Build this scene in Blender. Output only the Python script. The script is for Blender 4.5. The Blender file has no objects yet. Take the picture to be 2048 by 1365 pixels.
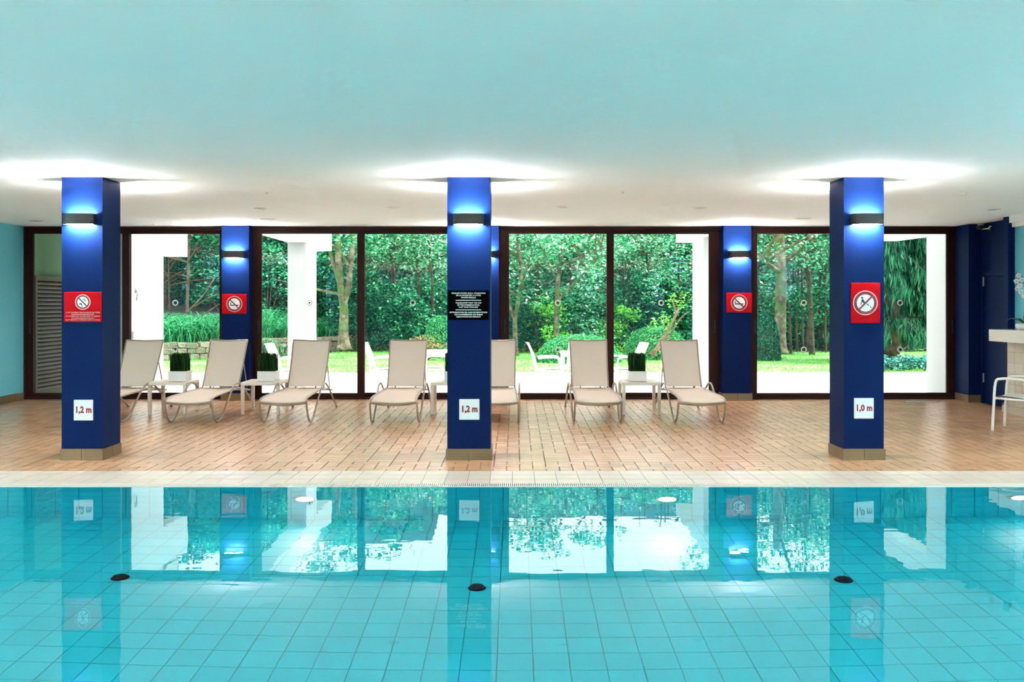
import bpy, bmesh, math, random
import numpy as np
from mathutils import Vector, Matrix

# ------------------------------------------------------------------ camera
F = 1825.0                      # focal length in pixels of the 2048 wide frame
CX, CY, CH = 1030.0, 612.0, 1.533
scene = bpy.context.scene
COL = scene.collection
cam_d = bpy.data.cameras.new('camera')
cam_d.sensor_width = 36.0
cam_d.sensor_fit = 'HORIZONTAL'
cam_d.lens = F / 2048 * 36.0
cam_d.shift_x = -(CX - 1024.0) / 2048
cam_d.shift_y = -(682.5 - CY) / 2048
cam_d.clip_start = 0.05
cam_d.clip_end = 300
cam = bpy.data.objects.new('camera', cam_d)
cam.location = (0, 0, CH)
cam.rotation_euler = (math.pi / 2, 0, 0)
COL.objects.link(cam)
scene.camera = cam

# ------------------------------------------------------------------ light and exposure
SKY_STRENGTH = 1.0
SUN_STRENGTH = 2.9
LAMP = 150.0                     # sconce lens emission
POOL_LAMP = 44.0
EXPOSURE = 1.93
world = bpy.data.worlds.new('overcast_sky')
scene.world = world
world.use_nodes = True
bg = world.node_tree.nodes['Background']
bg.inputs[0].default_value = (0.96, 0.98, 1.0, 1)
bg.inputs[1].default_value = SKY_STRENGTH
sun_d = bpy.data.lights.new('sun', 'SUN')
sun_d.energy = SUN_STRENGTH
sun_d.angle = math.radians(12)
sun_d.color = (1.0, 0.97, 0.9)
sun = bpy.data.objects.new('sun', sun_d)
sun.rotation_euler = Vector((-0.52, 0.06, -0.85)).to_track_quat('-Z', 'Y').to_euler()
COL.objects.link(sun)
scene.view_settings.view_transform = 'Standard'
scene.view_settings.look = 'None'
scene.view_settings.exposure = EXPOSURE
scene.view_settings.gamma = 1.0
scene.view_settings.use_curve_mapping = False
scene.cycles.max_bounces = 10
scene.cycles.diffuse_bounces = 4
scene.cycles.use_adaptive_sampling = True
scene.cycles.adaptive_threshold = 0.1
scene.cycles.adaptive_min_samples = 20
scene.cycles.glossy_bounces = 5
scene.cycles.transmission_bounces = 6
scene.cycles.transparent_max_bounces = 16
scene.cycles.blur_glossy = 1.0
scene.cycles.sample_clamp_indirect = 8.0
scene.cycles.use_denoising = True

random.seed(4)
RNG = np.random.default_rng(7)


def PX(px, y):
    return (px - CX) * y / F


def PZ(py, y):
    return CH - (py - CY) * y / F


# ------------------------------------------------------------------ materials
MATS = {}


def nodes_of(name):
    m = bpy.data.materials.new(name)
    m.use_nodes = True
    nt = m.node_tree
    for n in list(nt.nodes):
        nt.nodes.remove(n)
    out = nt.nodes.new('ShaderNodeOutputMaterial')
    MATS[name] = m
    return m, nt, out


def mat(name, col, rough=0.5, spec=0.5, metal=0.0, var=0.0, scale=8.0, bump=0.0, bscale=60.0, island=0.0, coat=0.0, trans=0.0, emit=None, estr=0.0):
    m, nt, out = nodes_of(name)
    p = nt.nodes.new('ShaderNodeBsdfPrincipled')
    p.inputs['Base Color'].default_value = (*col, 1)
    p.inputs['Roughness'].default_value = rough
    p.inputs['Specular IOR Level'].default_value = spec
    p.inputs['Metallic'].default_value = metal
    p.inputs['Coat Weight'].default_value = coat
    p.inputs['Coat Roughness'].default_value = 0.15
    nt.links.new(p.outputs[0], out.inputs[0])
    src = None
    if var or island:
        hsv = nt.nodes.new('ShaderNodeHueSaturation')
        hsv.inputs['Color'].default_value = (*col, 1)
        if island:
            g = nt.nodes.new('ShaderNodeNewGeometry')
            o = nt.nodes.new('ShaderNodeObjectInfo')
            ad = nt.nodes.new('ShaderNodeMath'); ad.operation = 'ADD'
            fr = nt.nodes.new('ShaderNodeMath'); fr.operation = 'FRACT'
            nt.links.new(g.outputs['Random Per Island'], ad.inputs[0])
            nt.links.new(o.outputs['Random'], ad.inputs[1])
            nt.links.new(ad.outputs[0], fr.inputs[0])
            val = fr.outputs[0]
            rng = island
        else:
            tc = nt.nodes.new('ShaderNodeTexCoord')
            nz = nt.nodes.new('ShaderNodeTexNoise')
            nz.inputs['Scale'].default_value = scale
            nz.inputs['Detail'].default_value = 5
            nt.links.new(tc.outputs['Object'], nz.inputs['Vector'])
            val = nz.outputs[0]
            rng = var
        mr = nt.nodes.new('ShaderNodeMapRange')
        mr.inputs['To Min'].default_value = 1 - rng
        mr.inputs['To Max'].default_value = 1 + rng
        nt.links.new(val, mr.inputs['Value'])
        nt.links.new(mr.outputs[0], hsv.inputs['Value'])
        nt.links.new(hsv.outputs[0], p.inputs['Base Color'])
    if bump:
        tc = nt.nodes.new('ShaderNodeTexCoord')
        nz = nt.nodes.new('ShaderNodeTexNoise')
        nz.inputs['Scale'].default_value = bscale
        nt.links.new(tc.outputs['Object'], nz.inputs['Vector'])
        b = nt.nodes.new('ShaderNodeBump')
        b.inputs['Strength'].default_value = bump
        b.inputs['Distance'].default_value = 0.01
        nt.links.new(nz.outputs[0], b.inputs['Height'])
        nt.links.new(b.outputs[0], p.inputs['Normal'])
    if emit:
        p.inputs['Emission Color'].default_value = (*emit, 1)
        p.inputs['Emission Strength'].default_value = estr
    return m


def leaf_mat(name, ramp, trans=0.3, rough=0.6, spec=0.15, gain=1.5):
    m, nt, out = nodes_of(name)
    g = nt.nodes.new('ShaderNodeNewGeometry')
    r = nt.nodes.new('ShaderNodeValToRGB')
    els = r.color_ramp.elements
    while len(els) < len(ramp):
        els.new(0.5)
    for e, (pos, c) in zip(els, ramp):
        e.position = pos
        e.color = (min(1, c[0] * gain), min(1, c[1] * gain), min(1, c[2] * gain), 1)
    nt.links.new(g.outputs['Random Per Island'], r.inputs[0])
    p = nt.nodes.new('ShaderNodeBsdfPrincipled')
    p.inputs['Roughness'].default_value = rough
    p.inputs['Specular IOR Level'].default_value = spec
    t = nt.nodes.new('ShaderNodeBsdfTranslucent')
    mx = nt.nodes.new('ShaderNodeMixShader')
    mx.inputs[0].default_value = trans
    nt.links.new(r.outputs[0], p.inputs['Base Color'])
    nt.links.new(r.outputs[0], t.inputs[0])
    nt.links.new(p.outputs[0], mx.inputs[1])
    nt.links.new(t.outputs[0], mx.inputs[2])
    nt.links.new(mx.outputs[0], out.inputs[0])
    return m


def emission_mat(name, col, strength):
    m, nt, out = nodes_of(name)
    e = nt.nodes.new('ShaderNodeEmission')
    e.inputs[0].default_value = (*col, 1)
    e.inputs[1].default_value = strength
    nt.links.new(e.outputs[0], out.inputs[0])
    return m


def bark_mat(name, c1, c2, c3, moss):
    m, nt, out = nodes_of(name)
    tc = nt.nodes.new('ShaderNodeTexCoord')
    nz = nt.nodes.new('ShaderNodeTexNoise')
    nz.inputs['Scale'].default_value = 5.0
    nz.inputs['Detail'].default_value = 8
    nz.inputs['Roughness'].default_value = 0.7
    nt.links.new(tc.outputs['Object'], nz.inputs['Vector'])
    r = nt.nodes.new('ShaderNodeValToRGB')
    els = r.color_ramp.elements
    els.new(0.5)
    for e, (pos, c) in zip(els, ((0.38, c1), (0.5, c2), (0.62, c3))):
        e.position = pos
        e.color = (*c, 1)
    nt.links.new(nz.outputs[0], r.inputs[0])
    nz2 = nt.nodes.new('ShaderNodeTexNoise')
    nz2.inputs['Scale'].default_value = 2.3
    nz2.inputs['Detail'].default_value = 4
    nt.links.new(tc.outputs['Object'], nz2.inputs['Vector'])
    mr = nt.nodes.new('ShaderNodeMapRange')
    mr.inputs['From Min'].default_value = 0.5
    mr.inputs['From Max'].default_value = 0.62
    nt.links.new(nz2.outputs[0], mr.inputs[0])
    mul = nt.nodes.new('ShaderNodeMath'); mul.operation = 'MULTIPLY'
    mul.inputs[1].default_value = moss
    nt.links.new(mr.outputs[0], mul.inputs[0])
    mix = nt.nodes.new('ShaderNodeMix'); mix.data_type = 'RGBA'
    nt.links.new(mul.outputs[0], mix.inputs['Factor'])
    nt.links.new(r.outputs[0], mix.inputs['A'])
    mix.inputs['B'].default_value = (0.055, 0.12, 0.010, 1)
    p = nt.nodes.new('ShaderNodeBsdfPrincipled')
    p.inputs['Roughness'].default_value = 0.85
    nt.links.new(mix.outputs['Result'], p.inputs['Base Color'])
    b = nt.nodes.new('ShaderNodeBump')
    b.inputs['Strength'].default_value = 0.6
    nt.links.new(nz.outputs[0], b.inputs['Height'])
    nt.links.new(b.outputs[0], p.inputs['Normal'])
    nt.links.new(p.outputs[0], out.inputs[0])
    return m


def glass_pane_mat():
    m, nt, out = nodes_of('window_glass')
    fr = nt.nodes.new('ShaderNodeFresnel')
    fr.inputs[0].default_value = 1.36
    t = nt.nodes.new('ShaderNodeBsdfTransparent')
    t.inputs[0].default_value = (0.985, 0.995, 0.99, 1)
    g = nt.nodes.new('ShaderNodeBsdfGlossy')
    g.inputs['Roughness'].default_value = 0.0
    mx = nt.nodes.new('ShaderNodeMixShader')
    nt.links.new(fr.outputs[0], mx.inputs[0])
    nt.links.new(t.outputs[0], mx.inputs[1])
    nt.links.new(g.outputs[0], mx.inputs[2])
    nt.links.new(mx.outputs[0], out.inputs[0])
    return m


def water_mat():
    m, nt, out = nodes_of('pool_water')
    tc = nt.nodes.new('ShaderNodeTexCoord')
    mp = nt.nodes.new('ShaderNodeMapping')
    mp.inputs['Scale'].default_value = (0.9, 1.6, 1)
    nz = nt.nodes.new('ShaderNodeTexNoise')
    nz.inputs['Scale'].default_value = 1.7
    nz.inputs['Detail'].default_value = 2.5
    nt.links.new(tc.outputs['Object'], mp.inputs[0])
    nt.links.new(mp.outputs[0], nz.inputs['Vector'])
    b = nt.nodes.new('ShaderNodeBump')
    b.inputs['Strength'].default_value = 0.012
    b.inputs['Distance'].default_value = 0.1
    nt.links.new(nz.outputs[0], b.inputs['Height'])
    g = nt.nodes.new('ShaderNodeBsdfGlass')
    g.inputs['IOR'].default_value = 1.333
    g.inputs['Roughness'].default_value = 0.0
    g.inputs['Color'].default_value = (0.93, 1.0, 1.0, 1)
    nt.links.new(b.outputs[0], g.inputs['Normal'])
    nt.links.new(g.outputs[0], out.inputs[0])
    return m


BLUE = mat('royal_blue_paint', (0.0025, 0.0125, 0.070), rough=0.5, spec=0.05, bump=0.05, bscale=90)
DOORBLUE = mat('blue_door_paint', (0.002, 0.0105, 0.062), rough=0.5, spec=0.05)
CYAN = mat('turquoise_wall_paint', (0.15, 0.60, 0.74), rough=0.55, var=0.03)
CEIL = mat('white_ceiling_paint', (0.89, 0.905, 0.91), rough=0.75, var=0.015, scale=3)
TILE = mat('terracotta_deck_tile', (0.51, 0.29, 0.16), rough=0.27, spec=0.55, island=0.13, bump=0.015, bscale=70)
GROUT = mat('dark_deck_grout', (0.13, 0.07, 0.035), rough=0.9)
COPE = mat('cream_coping_tile', (0.60, 0.515, 0.44), rough=0.33, island=0.05)
COPEG = mat('coping_grout', (0.20, 0.13, 0.09), rough=0.9)
PLINTH = mat('tan_plinth_tile', (0.19, 0.118, 0.055), rough=0.45, island=0.12, bump=0.1, bscale=50)
PLG = mat('plinth_grout', (0.26, 0.19, 0.13), rough=0.9)
POOL = mat('turquoise_pool_tile', (0.008, 0.52, 0.64), rough=0.35, island=0.035)
POOLG = mat('pool_tile_grout', (0.006, 0.30, 0.37), rough=0.8)
WHITEP = mat('white_plastic', (0.82, 0.79, 0.75), rough=0.35)
GRATE = mat('cream_grate_plastic', (0.80, 0.74, 0.66), rough=0.4)
DARKCH = mat('dark_channel', (0.03, 0.02, 0.012), rough=0.9)
FRAME = mat('brown_aluminium', (0.030, 0.008, 0.006), rough=0.5, spec=0.12)
FRAMEB = mat('rubber_gasket', (0.01, 0.006, 0.006), rough=0.7)
GLASS = glass_pane_mat()
WATER = water_mat()
BRONZE = mat('dark_bronze', (0.035, 0.026, 0.022), rough=0.45, metal=0.3)
LENS = emission_mat('lamp_lens_glow', (1.0, 0.95, 0.89), LAMP)
POOLLENS = emission_mat('pool_lamp_glow', (1.0, 0.96, 0.85), POOL_LAMP)
CHROME = mat('chrome', (0.7, 0.7, 0.7), rough=0.2, metal=1.0)
STEEL = mat('brushed_steel', (0.45, 0.45, 0.46), rough=0.35, metal=1.0)
RED = mat('red_sign_plate', (0.48, 0.002, 0.006), rough=0.55, spec=0.06)
DKRED = mat('dark_red_print', (0.23, 0.0, 0.004), rough=0.4)
PINK = mat('pale_sign_ring', (0.90, 0.55, 0.50), rough=0.4)
SIGNW = mat('white_sign_print', (0.82, 0.82, 0.80), rough=0.4)
SIGNGR = mat('depth_sign_white', (0.78, 0.82, 0.83), rough=0.3)
SIGNP = mat('pink_text_print', (0.85, 0.42, 0.42), rough=0.5)
BLACK = mat('black_sign_plate', (0.0006, 0.0006, 0.0008), rough=0.6, spec=0.02)
BLACKI = mat('black_print', (0.004, 0.004, 0.004), rough=0.5)
NUMRED = mat('red_numerals', (0.30, 0.006, 0.016), rough=0.4)
SLING = mat('beige_sling_fabric', (0.75, 0.615, 0.515), rough=0.75, spec=0.2, bump=0.12, bscale=400)
TAUPE = mat('taupe_metal_tube', (0.38, 0.30, 0.235), rough=0.35, metal=0.35)
TABLEM = mat('cream_resin', (0.76, 0.66, 0.56), rough=0.45)
POT = mat('white_planter', (0.80, 0.75, 0.72), rough=0.45)
SOIL = mat('soil', (0.03, 0.02, 0.012), rough=1.0)
BLACKP = mat('black_rubber', (0.006, 0.006, 0.006), rough=0.5)
WHITEWALL = mat('white_render', (0.46, 0.475, 0.46), rough=0.8, var=0.02, scale=2)
GREENWALL = mat('sage_green_render', (0.15, 0.27, 0.15), rough=0.85, var=0.06, scale=5)
SHUTTER = mat('brown_wood_shutter', (0.12, 0.08, 0.045), rough=0.6, var=0.25, scale=14)
PAVE = mat('pale_terrace_paving', (0.72, 0.72, 0.70), rough=0.8, var=0.08, scale=1.5)
COUNTER = mat('cream_stone_counter', (0.80, 0.76, 0.70), rough=0.35, var=0.05, scale=30)
CTILE = mat('beige_counter_tile', (0.55, 0.47, 0.38), rough=0.4, island=0.08)
ORCHID = mat('white_orchid_petal', (0.88, 0.83, 0.84), rough=0.6)
ORCHIDC = mat('magenta_orchid_lip', (0.35, 0.05, 0.14), rough=0.5)
ORLEAF = mat('dark_orchid_leaf', (0.02, 0.07, 0.03), rough=0.35)
STONE = mat('grey_field_stone', (0.22, 0.20, 0.15), rough=0.9, island=0.3, bump=0.5, bscale=12)
EARTH = mat('earth_mortar', (0.05, 0.04, 0.03), rough=1.0)
BARKM = bark_mat('mossy_bark', (0.028, 0.022, 0.012), (0.10, 0.082, 0.05), (0.23, 0.20, 0.14), 0.9)
BARKD = bark_mat('dark_bark', (0.02, 0.014, 0.01), (0.07, 0.045, 0.03), (0.14, 0.09, 0.06), 0.25)
BARKR = bark_mat('reddish_bark', (0.025, 0.014, 0.009), (0.065, 0.036, 0.024), (0.12, 0.075, 0.05), 0.35)
BARKP = bark_mat('pale_bark', (0.09, 0.05, 0.03), (0.19, 0.125, 0.085), (0.30, 0.22, 0.16), 0.1)
LEAF_A = leaf_mat('emerald_leaves', ((0.0, (0.001, 0.035, 0.022)), (0.45, (0.004, 0.115, 0.05)), (0.8, (0.025, 0.30, 0.12)), (1.0, (0.25, 0.70, 0.38))))  # ramp ends put dark gaps and leaf highlights into the colour
LEAF_B = leaf_mat('pale_leaves', ((0.0, (0.006, 0.08, 0.04)), (0.4, (0.025, 0.22, 0.10)), (0.75, (0.11, 0.44, 0.22)), (1.0, (0.72, 0.92, 0.80))), 0.35)  # whitish top tone paints sky highlights into the leaf colour
LEAF_D = leaf_mat('dark_leaves', ((0.0, (0.0008, 0.018, 0.012)), (0.6, (0.003, 0.06, 0.03)), (1.0, (0.02, 0.20, 0.10))), 0.2)
LEAF_L = leaf_mat('lime_leaves', ((0.0, (0.03, 0.22, 0.03)), (0.5, (0.14, 0.46, 0.06)), (1.0, (0.36, 0.70, 0.16))), 0.35)
LEAF_H = leaf_mat('hedge_leaves', ((0.0, (0.004, 0.07, 0.025)), (0.5, (0.02, 0.22, 0.07)), (1.0, (0.10, 0.45, 0.14))), 0.2)
LEAF_C = leaf_mat('conifer_needles', ((0.0, (0.003, 0.05, 0.03)), (0.5, (0.015, 0.19, 0.09)), (1.0, (0.09, 0.42, 0.20))), 0.2, gain=.6)
LEAF_I = leaf_mat('ivy_leaves', ((0.0, (0.003, 0.04, 0.035)), (0.6, (0.01, 0.13, 0.10)), (1.0, (0.12, 0.36, 0.30))), 0.15)
LEAF_BR = leaf_mat('brown_heather_leaves', ((0.0, (0.03, 0.03, 0.015)), (0.5, (0.16, 0.11, 0.06)), (1.0, (0.20, 0.26, 0.08))), 0.2)
GRASSL = leaf_mat('long_grass', ((0.0, (0.004, 0.09, 0.035)), (0.5, (0.02, 0.22, 0.09)), (1.0, (0.12, 0.45, 0.2))), 0.35)
GRASSP = leaf_mat('planter_grass', ((0.0, (0.002, 0.012, 0.003)), (0.7, (0.006, 0.04, 0.008)), (1.0, (0.05, 0.14, 0.03))), 0.15, gain=1.0)


def ground_mat():
    m, nt, out = nodes_of('lawn_ground')
    tc = nt.nodes.new('ShaderNodeTexCoord')
    sep = nt.nodes.new('ShaderNodeSeparateXYZ')
    nt.links.new(tc.outputs['Object'], sep.inputs[0])
    nz = nt.nodes.new('ShaderNodeTexNoise')
    nz.inputs['Scale'].default_value = 0.6
    nz.inputs['Detail'].default_value = 6
    nt.links.new(tc.outputs['Object'], nz.inputs['Vector'])
    r = nt.nodes.new('ShaderNodeValToRGB')
    els = r.color_ramp.elements
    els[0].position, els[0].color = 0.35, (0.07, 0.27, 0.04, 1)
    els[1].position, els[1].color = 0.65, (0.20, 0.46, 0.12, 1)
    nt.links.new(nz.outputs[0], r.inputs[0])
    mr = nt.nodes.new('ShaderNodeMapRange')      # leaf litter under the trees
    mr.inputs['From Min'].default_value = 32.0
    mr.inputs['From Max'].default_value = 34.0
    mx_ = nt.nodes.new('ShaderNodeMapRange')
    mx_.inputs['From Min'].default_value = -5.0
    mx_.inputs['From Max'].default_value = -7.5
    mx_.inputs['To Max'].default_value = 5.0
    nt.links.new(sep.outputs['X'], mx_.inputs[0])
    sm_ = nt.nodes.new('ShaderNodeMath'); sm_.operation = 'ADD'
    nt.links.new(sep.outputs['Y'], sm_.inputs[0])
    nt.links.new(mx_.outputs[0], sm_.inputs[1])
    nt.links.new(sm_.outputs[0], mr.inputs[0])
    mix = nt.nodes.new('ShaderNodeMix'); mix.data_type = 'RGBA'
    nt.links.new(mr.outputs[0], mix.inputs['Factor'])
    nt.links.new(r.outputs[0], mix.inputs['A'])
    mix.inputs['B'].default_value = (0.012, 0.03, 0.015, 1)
    p = nt.nodes.new('ShaderNodeBsdfPrincipled')
    p.inputs['Roughness'].default_value = 0.95
    nt.links.new(mix.outputs['Result'], p.inputs['Base Color'])
    nt.links.new(p.outputs[0], out.inputs[0])
    return m


LAWN = ground_mat()

# ------------------------------------------------------------------ object helpers


def tag(o, label=None, cat=None, group=None, kind=None):
    if label:
        o['label'] = label
    if cat:
        o['category'] = cat
    if group:
        o['group'] = group
    if kind:
        o['kind'] = kind
    return o


def empty(name, loc=(0, 0, 0), rz=0.0):
    o = bpy.data.objects.new(name, None)
    o.location = loc
    o.rotation_euler = (0, 0, rz)
    o.empty_display_size = 0.1
    COL.objects.link(o)
    return o


def link(name, me, m=None, parent=None, loc=None, smooth=False):
    if m is not None and not me.materials:
        me.materials.append(m)
    if smooth:
        me.shade_smooth()
    o = bpy.data.objects.new(name, me)
    COL.objects.link(o)
    if parent is not None:
        o.parent = parent
    if loc is not None:
        o.location = loc
    return o


class MB:
    """collects vertices and faces of one part"""
    def __init__(self):
        self.v = []
        self.f = []

    def box(self, x0, x1, y0, y1, z0, z1):
        b = len(self.v)
        self.v += [(x0, y0, z0), (x1, y0, z0), (x1, y1, z0), (x0, y1, z0), (x0, y0, z1), (x1, y0, z1), (x1, y1, z1), (x0, y1, z1)]
        self.f += [tuple(b + i for i in q) for q in ((3, 2, 1, 0), (4, 5, 6, 7), (0, 1, 5, 4), (1, 2, 6, 5), (2, 3, 7, 6), (3, 0, 4, 7))]
        return self

    def hexa(self, pts):
        b = len(self.v)
        self.v += [tuple(p) for p in pts]
        self.f += [tuple(b + i for i in q) for q in ((3, 2, 1, 0), (4, 5, 6, 7), (0, 1, 5, 4), (1, 2, 6, 5), (2, 3, 7, 6), (3, 0, 4, 7))]
        return self

    def tube(self, pts, r, n=8, r1=None, closed=False):
        pts = [Vector(p) for p in pts]
        N = len(pts)
        b = len(self.v)
        up = None
        for i, p in enumerate(pts):
            if closed:
                t = pts[(i + 1) % N] - pts[(i - 1) % N]
            else:
                t = pts[min(i + 1, N - 1)] - pts[max(i - 1, 0)]
            t = t.normalized()
            if up is None:
                up = Vector((1, 0, 0)) if abs(t.x) < 0.8 else Vector((0, 0, 1))
            a = (up - t * up.dot(t)).normalized()
            up = a
            c = t.cross(a)
            if isinstance(r, (list, tuple)):
                rr = r[i]
            else:
                rr = r if r1 is None else r + (r1 - r) * i / (N - 1)
            for k in range(n):
                an = 2 * math.pi * k / n
                self.v.append(tuple(p + a * (rr * math.cos(an)) + c * (rr * math.sin(an))))
        m = N if closed else N - 1
        for i in range(m):
            for k in range(n):
                i2 = (i + 1) % N
                self.f.append((b + i * n + k, b + i * n + (k + 1) % n, b + i2 * n + (k + 1) % n, b + i2 * n + k))
        if not closed:
            self.f.append(tuple(b + k for k in range(n))[::-1])
            self.f.append(tuple(b + (N - 1) * n + k for k in range(n)))
        return self

    def lathe(self, prof, n=24, axis='Z', c=(0, 0, 0)):
        b = len(self.v)
        for (r, h) in prof:
            for k in range(n):
                a = 2 * math.pi * k / n
                x, y = r * math.cos(a), r * math.sin(a)
                if axis == 'Z':
                    self.v.append((c[0] + x, c[1] + y, c[2] + h))
                else:
                    self.v.append((c[0] + x, c[1] + h, c[2] + y))
        for i in range(len(prof) - 1):
            for k in range(n):
                q = (b + i * n + k, b + i * n + (k + 1) % n, b + (i + 1) * n + (k + 1) % n, b + (i + 1) * n + k)
                self.f.append(q if axis == 'Z' else q[::-1])
        return self

    def poly(self, pts):
        b = len(self.v)
        self.v += [tuple(p) for p in pts]
        self.f.append(tuple(range(b, b + len(pts))))
        return self

    def mesh(self, name):
        me = bpy.data.meshes.new(name)
        me.from_pydata(self.v, [], self.f)
        me.update()
        return me

    def build(self, name, m, parent=None, loc=None, smooth=False, bevel=0.0, seg=2):
        me = self.mesh(name)
        if bevel:
            bm = bmesh.new()
            bm.from_mesh(me)
            bmesh.ops.bevel(bm, geom=list(bm.edges), offset=bevel, segments=seg, profile=0.5, affect='EDGES')
            bm.to_mesh(me)
            bm.free()
        o = link(name, me, m, parent, loc, smooth)
        return o


def box(name, m, x0, x1, y0, y1, z0, z1, parent=None, bevel=0.0, loc=None):
    return MB().box(x0, x1, y0, y1, z0, z1).build(name, m, parent, loc, bevel=bevel)


def quads_mesh(name, verts, n_per=4):
    """numpy array (k*4,3) -> mesh of separate quads"""
    nv = len(verts)
    nf = nv // n_per
    me = bpy.data.meshes.new(name)
    me.vertices.add(nv)
    me.vertices.foreach_set('co', np.asarray(verts, dtype=np.float32).ravel())
    me.loops.add(nv)
    me.loops.foreach_set('vertex_index', np.arange(nv, dtype=np.int32))
    me.polygons.add(nf)
    me.polygons.foreach_set('loop_start', np.arange(0, nv, n_per, dtype=np.int32))
    me.polygons.foreach_set('loop_total', np.full(nf, n_per, dtype=np.int32))
    me.update(calc_edges=True)
    return me


def boxes_mesh(name, specs):
    """many boxes in one mesh: specs array (k,6) x0 x1 y0 y1 z0 z1"""
    s = np.asarray(specs, dtype=np.float64)
    k = len(s)
    idx = [(0, 2, 4), (1, 2, 4), (1, 3, 4), (0, 3, 4), (0, 2, 5), (1, 2, 5), (1, 3, 5), (0, 3, 5)]
    v = np.stack([np.stack([s[:, a], s[:, b], s[:, c]], 1) for a, b, c in idx], 1).reshape(-1, 3)
    q = np.array([(4, 5, 6, 7), (0, 1, 5, 4), (1, 2, 6, 5), (2, 3, 7, 6), (3, 0, 4, 7)])
    f = (q[None] + (np.arange(k) * 8)[:, None, None]).reshape(-1, 4)
    me = bpy.data.meshes.new(name)
    me.from_pydata(v.tolist(), [], f.tolist())
    me.update()
    return me


def copy_tree(o, parent=None):
    c = o.copy()
    COL.objects.link(c)
    c.parent = parent
    for ch in list(o.children):
        copy_tree(ch, c)
    return c


def text(name, body, size, m, parent, loc, align='CENTER', xs=1.0, bold=0.0, rot=(math.pi / 2, 0, 0), spacing=1.0):
    cu = bpy.data.curves.new(name, 'FONT')
    cu.body = body
    cu.size = size
    cu.align_x = align
    cu.align_y = 'CENTER'
    cu.extrude = 0.0006
    cu.offset = bold
    cu.space_character = spacing
    cu.resolution_u = 2
    cu.materials.append(m)
    o = bpy.data.objects.new(name, cu)
    COL.objects.link(o)
    o.parent = parent
    o.location = loc
    o.rotation_euler = rot
    o.scale = (xs, 1, 1)
    return o


def text_mesh(o):
    dg = bpy.context.evaluated_depsgraph_get()
    me = bpy.data.meshes.new_from_object(o.evaluated_get(dg))
    n = bpy.data.objects.new(o.name, me)
    COL.objects.link(n)
    n.parent, n.location, n.rotation_euler, n.scale = o.parent, o.location.copy(), o.rotation_euler.copy(), o.scale.copy()
    nm = o.name
    cu = o.data
    bpy.data.objects.remove(o)
    bpy.data.curves.remove(cu)
    n.name = nm
    return n


# ================================================================== the setting
Y_COL = 9.07            # front face of the free standing columns
Y_PIER = 14.19          # front face of the piers in the window wall
Y_FR = 14.39            # front of the window frames
Y_POOL = 7.74           # far edge of the water
Y_COPE0, Y_DECK0 = 7.865, 8.47
XL, XR = -7.75, 7.05
Y_BACK = -6.0
DSL = (0.06 + 0.008) / (14.38 - 8.47)


def deck(y):
    return -0.008 + (y - 8.47) * DSL


def ceil_z(y):
    return 2.815 - (y - 9.07) * 0.0057


# ---- deck: grout bed with single tiles
floor = MB()
floor.hexa([(XL - .2, Y_DECK0, -0.3), (XR + .2, Y_DECK0, -0.3), (XR + .2, 14.62, -0.3), (XL - .2, 14.62, -0.3),
            (XL - .2, Y_DECK0, deck(Y_DECK0) - .004), (XR + .2, Y_DECK0, deck(Y_DECK0) - .004), (XR + .2, 14.62, deck(14.62) - .004), (XL - .2, 14.62, deck(14.62) - .004)])
floor = tag(floor.build('floor', GROUT), 'terracotta herringbone tiled pool deck with dark joints', None, kind='structure')
W = 0.125
J = 0.0045
tile_H = MB().box(-W + J, W - J, -W / 2 + J * .6, W / 2 - J * .6, -0.012, 0.0).mesh('tile_wide')
tile_V = MB().box(-W / 2 + J, W / 2 - J, -W + J * .6, W - J * .6, -0.012, 0.0).mesh('tile_deep')
tile_S = MB().box(-W / 2 + J, W / 2 - J, -W / 2 + J * .6, W / 2 - J * .6, -0.012, 0.0).mesh('tile_half')
for me in (tile_H, tile_V, tile_S):
    me.materials.append(TILE)
tile_specs = []
NROW = int((14.40 - Y_DECK0) / W)
I0, I1 = int(XL / W), int(7.1 / W)
for j in range(NROW):
    stack = 4 <= j < 8
    i = I0
    for i in range(I0, I1):
        xc, yc = i * W + W / 2 + 0.045, Y_DECK0 + j * W + W / 2
        if stack:
            if (i - I0) % 2 == 0:
                tile_specs.append(('H', xc + W / 2, yc))
            continue
        ph = (i - j) % 4
        if ph == 0:
            tile_specs.append(('H', xc + W / 2, yc))
        elif ph == 3:       # lower cell of a deep tile, upper cell is row j+1
            if j + 1 >= NROW or j + 1 == 4:
                tile_specs.append(('S', xc, yc))
            else:
                tile_specs.append(('V', xc, yc + W / 2))
        elif ph == 2:
            if j == 0 or j == 8:
                tile_specs.append(('S', xc, yc))


def in_view(x, y, m=0.15):
    return abs(x) < y * 0.562 + m


def tile_rank(t):
    a = 1.0 if t[0] != 'S' else 0.5
    return (0 if in_view(t[1], t[2]) else 100) + t[2] - a * 0.01


tile_specs.sort(key=tile_rank)
MESHES = {'H': tile_H, 'V': tile_V, 'S': tile_S}
tilt = math.atan(DSL)
for k, x, y in tile_specs[:300]:
    o = bpy.data.objects.new('deck_tile', MESHES[k])
    COL.objects.link(o)
    o.parent = floor
    o.location = (x, y, deck(y))
    o.rotation_euler = (tilt, 0, 0)
rest = []
for k, x, y in tile_specs[300:]:
    hx = W if k == 'H' else W / 2
    hy = W if k == 'V' else W / 2
    rest.append((x - hx + J, x + hx - J, y - hy + J * .6, y + hy - J * .6, -0.012, 0.0))
me = boxes_mesh('deck_tiles_far', rest)
co = np.empty(len(me.vertices) * 3)
me.vertices.foreach_get('co', co)
co = co.reshape(-1, 3)
co[:, 2] += -0.008 + (co[:, 1] - 8.47) * DSL
me.vertices.foreach_set('co', co.ravel())
me.update()
tag(link('deck_tile_field', me, TILE, floor), kind='stuff')

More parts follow.
